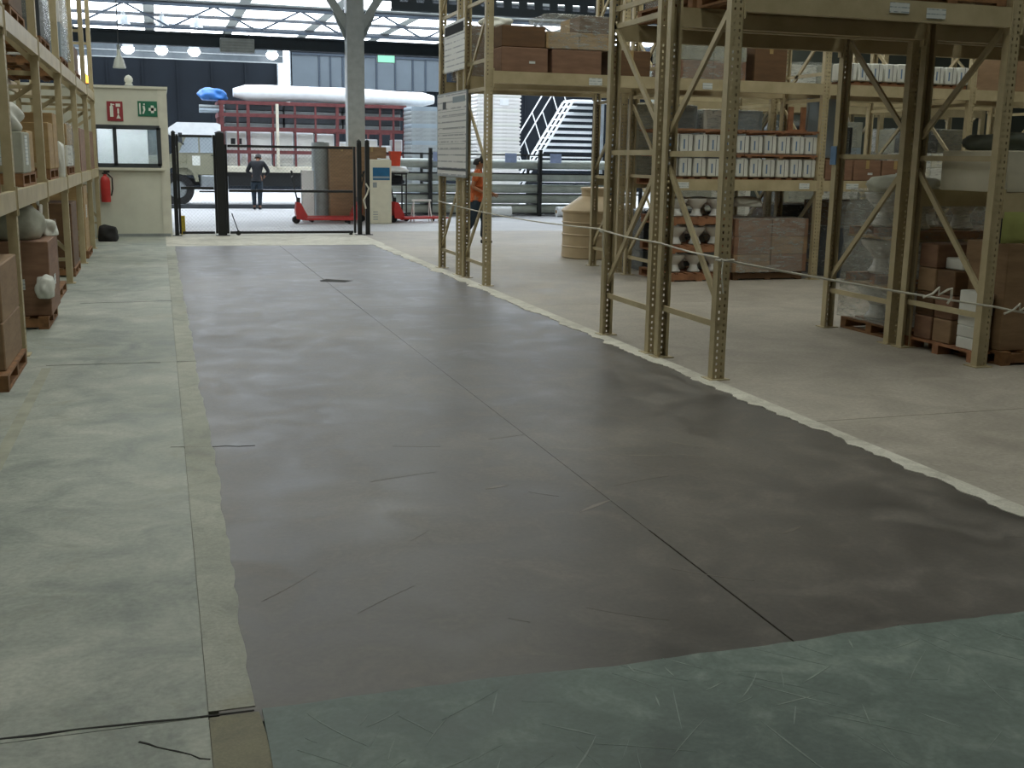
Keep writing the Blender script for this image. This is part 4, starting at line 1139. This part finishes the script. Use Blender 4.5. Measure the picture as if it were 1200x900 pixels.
MB().box(-.285, -.28, -.15, .15, 1.06, 1.36).build('blue_panel', M_blue, ac)
MB().box(-.20, -.10, -.21, -.20, .88, 1.0).build('logo', M_greyst, ac)
for i in range(4): MB().box(-.2, -.08, -.207, -.20, .1+i*.06, .12+i*.06).build('vent_slot', M_greyst, ac)
MB().box(.02, .26, -.12, .12, 1.55, 1.58).build('top_cap', M_whitetarp, ac)

def pallet_jack(loc, rz, label, handle=True):
    t = thing('pallet_jack', label, 'pallet jack', loc, rz)
    for sy in (-.2, .2):
        f = MB(); f.box(0, 1.15, sy-.08, sy+.08, .09, .14); f.prism([(1.15, .09), (1.28, .10), (1.28, .12), (1.15, .14)], sy-.08, sy+.08)
        f.build('fork', M_red, t)
        MB().cyl((1.05, sy-.03, .04), (1.05, sy+.03, .04), .04, n=12).build('roller', M_rubber, t)
    MB().prism([(-.02, .08), (.05, .08), (.06, .2), (-.10, .50), (-.20, .52), (-.22, .3), (-.2, .12)], -.16, .16).build('body', M_red, t)
    MB().cyl((-.14, 0, .3), (-.14, 0, .62), .05, n=12).build('pump', M_black, t)
    for sy in (-.06, .06): MB().cyl((-.2, sy-.03, .09), (-.2, sy+.03, .09), .09, n=16).build('steer_wheel', M_rubber, t)
    if handle:
        MB().tube([(-.16, 0, .55), (-.28, 0, 1.1)], .018, 8).build('handle_bar', M_black, t)
        MB().tube([(-.28, 0, 1.08), (-.26, .1, 1.14), (-.29, .09, 1.25), (-.29, -.09, 1.25), (-.26, -.1, 1.14), (-.28, 0, 1.08)], .016, 8).build('grip', M_black, t)
    return t
pallet_jack((3.33, 27.5, 0), 0, 'red pallet jack with forks pointing along the wide gate')
pallet_jack((4.62, 28.15, 0), PI, 'red pallet jack partly hidden by the tall brown carton', True)
pallet_jack((5.75, 27.85, 0), .25, 'red pallet jack next to the cream cabinet', True)
# cart with orange bin
ct = thing('hand_cart', 'dark hand cart behind the cream cabinet', 'cart', (5.78, 28.6, 0))
MB().box(-.28, .28, -.3, .3, .18, .22).build('deck', M_dkgrey, ct)
MB().box(-.24, .24, -.28, .28, .9, .94).build('upper_tray', M_dkgrey, ct)
for sx in (-.25, .25):
    for sy in (-.27, .27):
        MB().cyl((sx, sy, .22), (sx, sy, 1.2), .018, n=8).build('post', M_black, ct)
        MB().cyl((sx, sy-.02, .08), (sx, sy+.02, .08), .08, n=14).build('wheel', M_rubber, ct)
        MB().box(sx-.015, sx+.015, sy-.02, sy+.02, .14, .18).build('wheel_fork', M_black, ct)
MB().box(-.27, .27, -.29, -.25, 1.18, 1.22).box(-.27, .27, .25, .29, 1.18, 1.22).box(-.28, -.24, -.26, .26, 1.18, 1.22).box(.24, .28, -.26, .26, 1.18, 1.22).build('top_frame', M_black, ct)
lumpy('cloth_bundle', (5.78, 28.6, .945), .42, .46, .22, 'navy cloth bundle on the hand cart', 'cloth', M_navy, 95)
lumpy('white_bag', (5.86, 28.6, 1.225), .52, .52, .16, 'white plastic bag lying across the hand cart top', 'bag', M_whitetarp, 96)
ob = thing('orange_bin', 'small orange plastic bin above the hand cart', 'bin', (5.80, 28.62, 1.39))
m = MB(); m.rings([[(-.12*s_, -.12*s_, z), (.12*s_, -.12*s_, z), (.12*s_, .12*s_, z), (-.12*s_, .12*s_, z)] for s_, z in ((.9, 0), (1.1, .36), (1.02, .36), (.85, .03))]); m.build('tub', M_orangep, ob)
MB().box(-.145, .145, -.145, -.13, .33, .37).box(-.145, .145, .13, .145, .33, .37).box(-.145, -.13, -.13, .13, .33, .37).box(.13, .145, -.13, .13, .33, .37).build('rim', M_orangep, ob)
ts = thing('trestle', 'thin white trestle standing in front of the pipe stack', 'trestle', (6.35, 28.0, 0))
MB().box(-.25, .25, -.03, .03, .52, .57).build('top_rail', M_foam, ts)
for sx in (-.2, .2):
    for sy in (-1, 1): MB().bar((sx, sy*.02, .53), (sx*1.2, sy*.2, 0), .025, .025).build('leg', M_foam, ts)
# pipes
ps = []
lay = [(0.17, .13), (.47, .12), (.76, .115), (1.09, .115), (1.46, .125)]
lname = ['bottom', 'second', 'third', 'fourth', 'top']
pr = thing('pipe_cradle', 'black pipe cradle frame holding the long grey green pipes', 'cradle', (0, 0, 0))
for X in (7.27, 10.52, 12.95):
    for Y in (31.0, 32.05): MB().box(X-.04, X+.04, Y-.03, Y+.03, 0, 1.75).build('post', M_black, pr)
    for z, r in lay: MB().box(X-.03, X+.03, 31.03, 32.02, z-r-.045, z-r-.005).build('arm', M_black, pr)
for i, (z, r) in enumerate(lay):
    for j in range(3):
        x0 = 6.35+random.uniform(-.15, .1); x1 = 13.3+random.uniform(-.3, .3)
        o = MB().lathe([(r*.86, 0), (r, 0), (r, x1-x0), (r*.86, x1-x0), (r*.86, .0)], 20, cap=False).build('long_pipe', M_pipe, None, (x0, 31.17+j*.3, z), smooth=True)
        o.rotation_euler = (0, PI/2, 0)
        tag(o, 'long grey green pipe, %s layer of the stack, %s' % (lname[i], ('front of three', 'middle of three', 'back of three')[j]), 'pipe', 'long grey green pipes')
for X, L, lab in ((8.85, .62, 'beside the orange shirted man'), (10.85, .65, 'near the water tank')):
    t = thing('white_roll', 'white roll on the floor at the pipe stack, '+lab, 'roll', (X, 30.35, .15))
    MB().cyl((0, 0, 0), (L, 0, 0), .145, n=20).build('sheet', M_whitetarp, t, smooth=True)
    MB().cyl((-.02, 0, 0), (L+.02, 0, 0), .05, n=12).build('core', M_cart3, t, smooth=True)
# fence in front of the pipes
fn = thing('fence', 'black post and rail fence in front of the pipe stack', 'fence', (0, 30.7, 0))
for X in (4.1, 7.22, 10.45, 13.6):
    MB().box(X-.045, X+.045, -.045, .045, 0, 1.88).build('post', M_black, fn)
for z in (.08, .62, 1.2, 1.72):
    MB().box(4.1, 13.6, -.02, .02, z-.02, z+.02).build('rail', M_black, fn)
for X, lab in ((9.55, 'beside the white stack'), (10.9, 'under the white stair'), (7.45, 'next to the notice board')):
    o = MB().box(-.17, .17, -.008, .008, -.13, .13).build('small_sign', plain('pale_blue_sign', '#9fb0d8', .5), None, (X, 30.66, 1.64)); tag(o, 'small pale blue sign on the black fence, '+lab, 'sign', 'small fence signs')
# stacks behind the pipes
def sheet_stack(X, Y, sx, sy, h, n, mat, mat2, label, wav=.06, rz=0):
    t = thing('sheet_stack', label, 'stack', (X, Y, 0), rz)
    dz = h/n
    me = MB().rings([[(-sx/2+e, -sy/2+e*.12, z), (sx/2-e, -sy/2+e*.12, z), (sx/2-e, sy/2-e*.12, z), (-sx/2+e, sy/2-e*.12, z)] for e, z in ((wav, 0), (0, dz*.35), (0, dz*.65), (wav, dz))]).mesh('sheet', mat)
    me2 = MB().rings([[(-sx/2+e, -sy/2+e*.12, z), (sx/2-e, -sy/2+e*.12, z), (sx/2-e, sy/2-e*.12, z), (-sx/2+e, sy/2-e*.12, z)] for e, z in ((wav, 0), (0, dz*.35), (0, dz*.65), (wav, dz))]).mesh('sheet', mat2)
    for i in range(n): link('sheet', me2 if i % 4 == 3 else me, t, (random.uniform(-.012, .012), 0, i*dz))
    return t
ws = sheet_stack(10.60, 36.0, 1.5, 1.2, 3.65, 32, M_foam, M_white, 'tall stack of white wavy edged sheets behind the pipes')
MB().box(.02, .32, -.61, -.60, 3.3, 3.5).build('white_tag', M_whitetarp, ws)
sheet_stack(8.30, 36.3, 1.05, 1.2, 3.2, 24, M_greyst, M_panelgrey, 'stack of grey sheets behind the truck tail', .02)
# white stair
st = thing('steel_stair', 'white steel stair with slatted treads by the dark wall', 'stair', (0, 37.2, 0))
def sx_at(z): return 11.58+z*.62
for y in (0, .5, 1.0): MB().bar((sx_at(0), y, 0), (sx_at(3.6), y, 3.6), .04, .07).build('stringer', M_whitetarp, st)
for i in range(16):
    z = .2+i*.215; MB().box(sx_at(z), sx_at(z)+.28, .03, .97, z-.02, z+.02).build('tread', M_whitetarp, st)
for i in range(16):
    z = .2+i*.215; MB().box(sx_at(z)+.3, 14.9, .9, 1.0, z-.05, z+.05).build('wall_slat', M_whitetarp, st)
for y in (-.06, 1.06):
    MB().bar((sx_at(0)-.35, y, .9), (sx_at(3.6)-.35, y, 4.5), .035, .035).build('handrail', M_whitetarp, st)
    for z in (.3, 1.3, 2.3, 3.3): MB().bar((sx_at(z), y, z), (sx_at(z)-.33, y, z+.93), .03, .03).build('baluster', M_whitetarp, st)
MB().box(sx_at(3.6), 15.6, 0, 1.0, 3.58, 3.66).build('landing', M_whitetarp, st)
for x, y in ((14.95, .1), (14.95, .8), (15.5, .1), (15.5, .8)): MB().box(x-.05, x+.05, y-.05, y+.05, 0, 3.58).build('leg', M_galv, st)

# ------------------------------------------------------------------ PEOPLE
def skin_mesh(name, joints, edges, mat, parent=None, sub=2, root=0):
    """joints: list of ((x,y,z), rx, ry); continuous skinned surface, baked to a mesh"""
    me = bpy.data.meshes.new(name+'_cage')
    me.from_pydata([j[0] for j in joints], edges, [])
    o = bpy.data.objects.new(name, me); COL.objects.link(o)
    sm = o.modifiers.new('skin', 'SKIN'); sm.use_smooth_shade = True
    sv = me.skin_vertices[0].data
    for i, j in enumerate(joints):
        sv[i].radius = (j[1], j[2]); sv[i].use_root = (i == root)
    ss = o.modifiers.new('sub', 'SUBSURF'); ss.levels = sub; ss.render_levels = sub
    dg = bpy.context.evaluated_depsgraph_get()
    m2 = bpy.data.meshes.new_from_object(o.evaluated_get(dg))
    bpy.data.objects.remove(o)
    m2.name = name; m2.materials.clear(); m2.materials.append(mat)
    m2.polygons.foreach_set('use_smooth', [True]*len(m2.polygons))
    return link(name, m2, parent)

def hand(J, E, wrist, d, side, rad=.0085):
    """palm and five fingers grown from the wrist joint index; d direction of the hand"""
    p = Vector(J[wrist][0]); d = Vector(d).normalized(); sd = Vector(side).normalized(); nrm = d.cross(sd)
    palm = len(J); J.append((tuple(p+d*.06), .020, .034)); E.append((wrist, palm))
    for k, (off, L) in enumerate(((-.030, .065), (-.010, .078), (.010, .073), (.028, .058))):
        a = len(J); b0 = p+d*.095+sd*off
        J.append((tuple(b0), rad, rad)); E.append((palm, a))
        J.append((tuple(b0+d*L*.5+nrm*.012), rad*.9, rad*.9)); E.append((a, a+1))
        J.append((tuple(b0+d*L*.85+nrm*.034), rad*.75, rad*.75)); E.append((a+1, a+2))
    a = len(J)
    J.append((tuple(p+d*.045-sd*.038), rad*1.1, rad*1.1)); E.append((palm, a))
    J.append((tuple(p+d*.085-sd*.052+nrm*.012), rad*.9, rad*.9)); E.append((a, a+1))

def person(label, loc, rz, pose, shirt, pants, shoe):
    """pose: dict of joint positions, figure faces -y in its own space"""
    t = thing('person', label, 'person', loc, rz)
    q = pose
    V = Vector
    J, E = [], []
    def add(p, rx, ry, par=None):
        J.append((tuple(p), rx, ry)); i = len(J)-1
        if par is not None: E.append((par, i))
        return i
    pel = add(q['pelvis'], .135, .105)
    ab = add(V(q['pelvis']).lerp(V(q['chest']), .5), .125, .10, pel)
    chs = add(q['chest'], .15, .11, ab)
    nk = add(q['neck'], .055, .055, chs)
    hb = add(V(q['neck']).lerp(V(q['head']), .55), .065, .075, nk)
    hd = add(q['head'], .078, .095, hb)
    tp = add(V(q['head'])+(V(q['head'])-V(q['neck'])).normalized()*.075, .055, .065, hd)
    for s in ('l', 'r'):
        sh = add(q['sh_'+s], .060, .060, chs)
        el = add(q['el_'+s], .043, .043, sh)
        wr = add(q['wr_'+s], .028, .026, el)
        dv = (V(q['wr_'+s])-V(q['el_'+s])).normalized()
        hand(J, E, wr, dv, dv.cross(V((1, .2, .1))))
        hp = add(q['hp_'+s], .095, .095, pel)
        kn = add(q['kn_'+s], .062, .062, hp)
        an = add(q['an_'+s], .040, .040, kn)
        to = add(q['to_'+s], .036, .034, an)
    skin_mesh('body', J, E, M_skin, t, 1, pel)
    # shirt
    J, E = [], []
    a00 = add(V(q['pelvis'])+V((0, 0, -.08)), .168, .142)
    a0 = add(V(q['pelvis'])+V((0, 0, .04)), .158, .132, a00)
    a1 = add(V(q['pelvis']).lerp(V(q['chest']), .5), .148, .122, a0)
    a2 = add(q['chest'], .168, .128, a1)
    a3 = add(V(q['chest']).lerp(V(q['neck']), .72), .075, .075, a2)
    for s in ('l', 'r'):
        sh = add(q['sh_'+s], .075, .075, a2)
        e = V(q['sh_'+s]).lerp(V(q['el_'+s]), q.get('sleeve', .75))
        el = add(e, .060, .060, sh)
        if q.get('sleeve', .75) >= 1:
            add(V(q['el_'+s]).lerp(V(q['wr_'+s]), .92), .040, .040, el)
    skin_mesh('shirt', J, E, shirt, t, 2, a0)
    # trousers
    J, E = [], []
    b0 = add(V(q['pelvis'])+V((0, 0, -.05)), .130, .110)
    for s in ('l', 'r'):
        hp = add(V(q['hp_'+s])+V((0, 0, -.05)), .108, .108, b0)
        kn = add(q['kn_'+s], .080, .080, hp)
        an = add(V(q['an_'+s])+V((0, 0, .02)), .062, .062, kn)
    skin_mesh('trousers', J, E, pants, t, 2, b0)
    for s in ('l', 'r'):
        J, E = [], []
        a = V(q['an_'+s]); to = V(q['to_'+s]); dd = (to-a); dd.z = 0; dd.normalize()
        x0 = add(a-dd*.05+V((0, 0, -.04)), .045, .042); x1 = add(a+dd*.05+V((0, 0, -.045)), .05, .042, x0); x2 = add(to+dd*.05+V((0, 0, 0)), .045, .032, x1)
        skin_mesh('shoe', J, E, shoe, t, 2, 0)
    # face and hair
    h = V(q['head']); up = (h-V(q['neck'])).normalized(); fw = V(q.get('face', (0, -1, 0))).normalized()
    fw = (fw-up*fw.dot(up)).normalized(); sd = up.cross(fw)
    m = MB()
    cap = [(r_, z_) for r_, z_ in ((.101, -.01), (.104, .03), (.096, .075), (.070, .112), (.03, .13), (.005, .134))]
    rs = []
    for r_, z_ in cap:
        rs.append([tuple(h+up*(z_+(-.05 if math.cos(a) < -.1 else .015))+fw*(math.cos(a)*r_*1.12-.012)+sd*math.sin(a)*r_*.94) for a in [2*PI*i/20 for i in range(20)]])
    m.rings(rs, 0, True); m.build('hair', M_hair, t, smooth=True)
    n0 = h+fw*.100-up*.02
    MB().tube([tuple(n0+up*.03-fw*.012), tuple(n0+fw*.012), tuple(n0-up*.012-fw*.006)], [.008, .013, .010], 8).build('nose', M_skin, t, smooth=True)
    for s in (-1, 1):
        ec = h+fw*.096+sd*s*.032+up*.008
        MB().lathe([(.001, -.006), (.009, 0), (.001, .006)], 10, c=tuple(ec)).build('eye', M_hair, t, smooth=True)
        ea = h+sd*s*.088-up*.01
        MB().tube([tuple(ea+up*.03), tuple(ea+sd*s*.014), tuple(ea-up*.03)], [.008, .014, .008], 8).build('ear', M_skin, t, smooth=True)
    mo = h+fw*.092-up*.062
    MB().tube([tuple(mo-sd*.022), tuple(mo+fw*.006), tuple(mo+sd*.022)], [.004, .007, .004], 6).build('mouth', plain('lips', '#7a4638', .6), t, smooth=True)
    return t
walk = dict(pelvis=(0, 0, .92), chest=(0, -.02, 1.26), neck=(0, -.03, 1.43), head=(0, -.055, 1.545), face=(0, -1, -.12), sleeve=.72,
            sh_l=(.17, -.02, 1.36), el_l=(.23, -.06, 1.09), wr_l=(.19, -.27, .98), sh_r=(-.17, -.02, 1.36), el_r=(-.23, .08, 1.10), wr_r=(-.20, -.12, 1.0),
            hp_l=(.09, 0, .84), kn_l=(.10, -.16, .48), an_l=(.10, -.12, .09), to_l=(.10, -.26, .045),
            hp_r=(-.09, .02, .84), kn_r=(-.09, .06, .47), an_r=(-.09, .28, .13), to_r=(-.09, .16, .045))
person('man in an orange shirt walking behind the notice board posts', (5.79, 20.75, 0), math.radians(72), walk, M_orange, M_jean, M_rubber)
lean = dict(pelvis=(0, .06, .93), chest=(0, -.10, 1.28), neck=(0, -.19, 1.43), head=(0, -.27, 1.52), face=(0, -1, -.6), sleeve=1.0,
            sh_l=(.18, -.12, 1.37), el_l=(.32, -.16, 1.12), wr_l=(.20, -.36, 1.02), sh_r=(-.18, -.12, 1.37), el_r=(-.33, -.10, 1.13), wr_r=(-.18, -.32, 1.0),
            hp_l=(.09, .05, .85), kn_l=(.10, .01, .48), an_l=(.09, .05, .09), to_l=(.10, -.09, .045),
            hp_r=(-.09, .05, .85), kn_r=(-.08, .03, .48), an_r=(-.07, .06, .09), to_r=(-.08, -.08, .045))
person('man in dark clothes leaning over at the truck bed, seen from behind', (2.78, 34.3, 0), math.radians(165), lean, M_navy, M_jean, M_rubber)
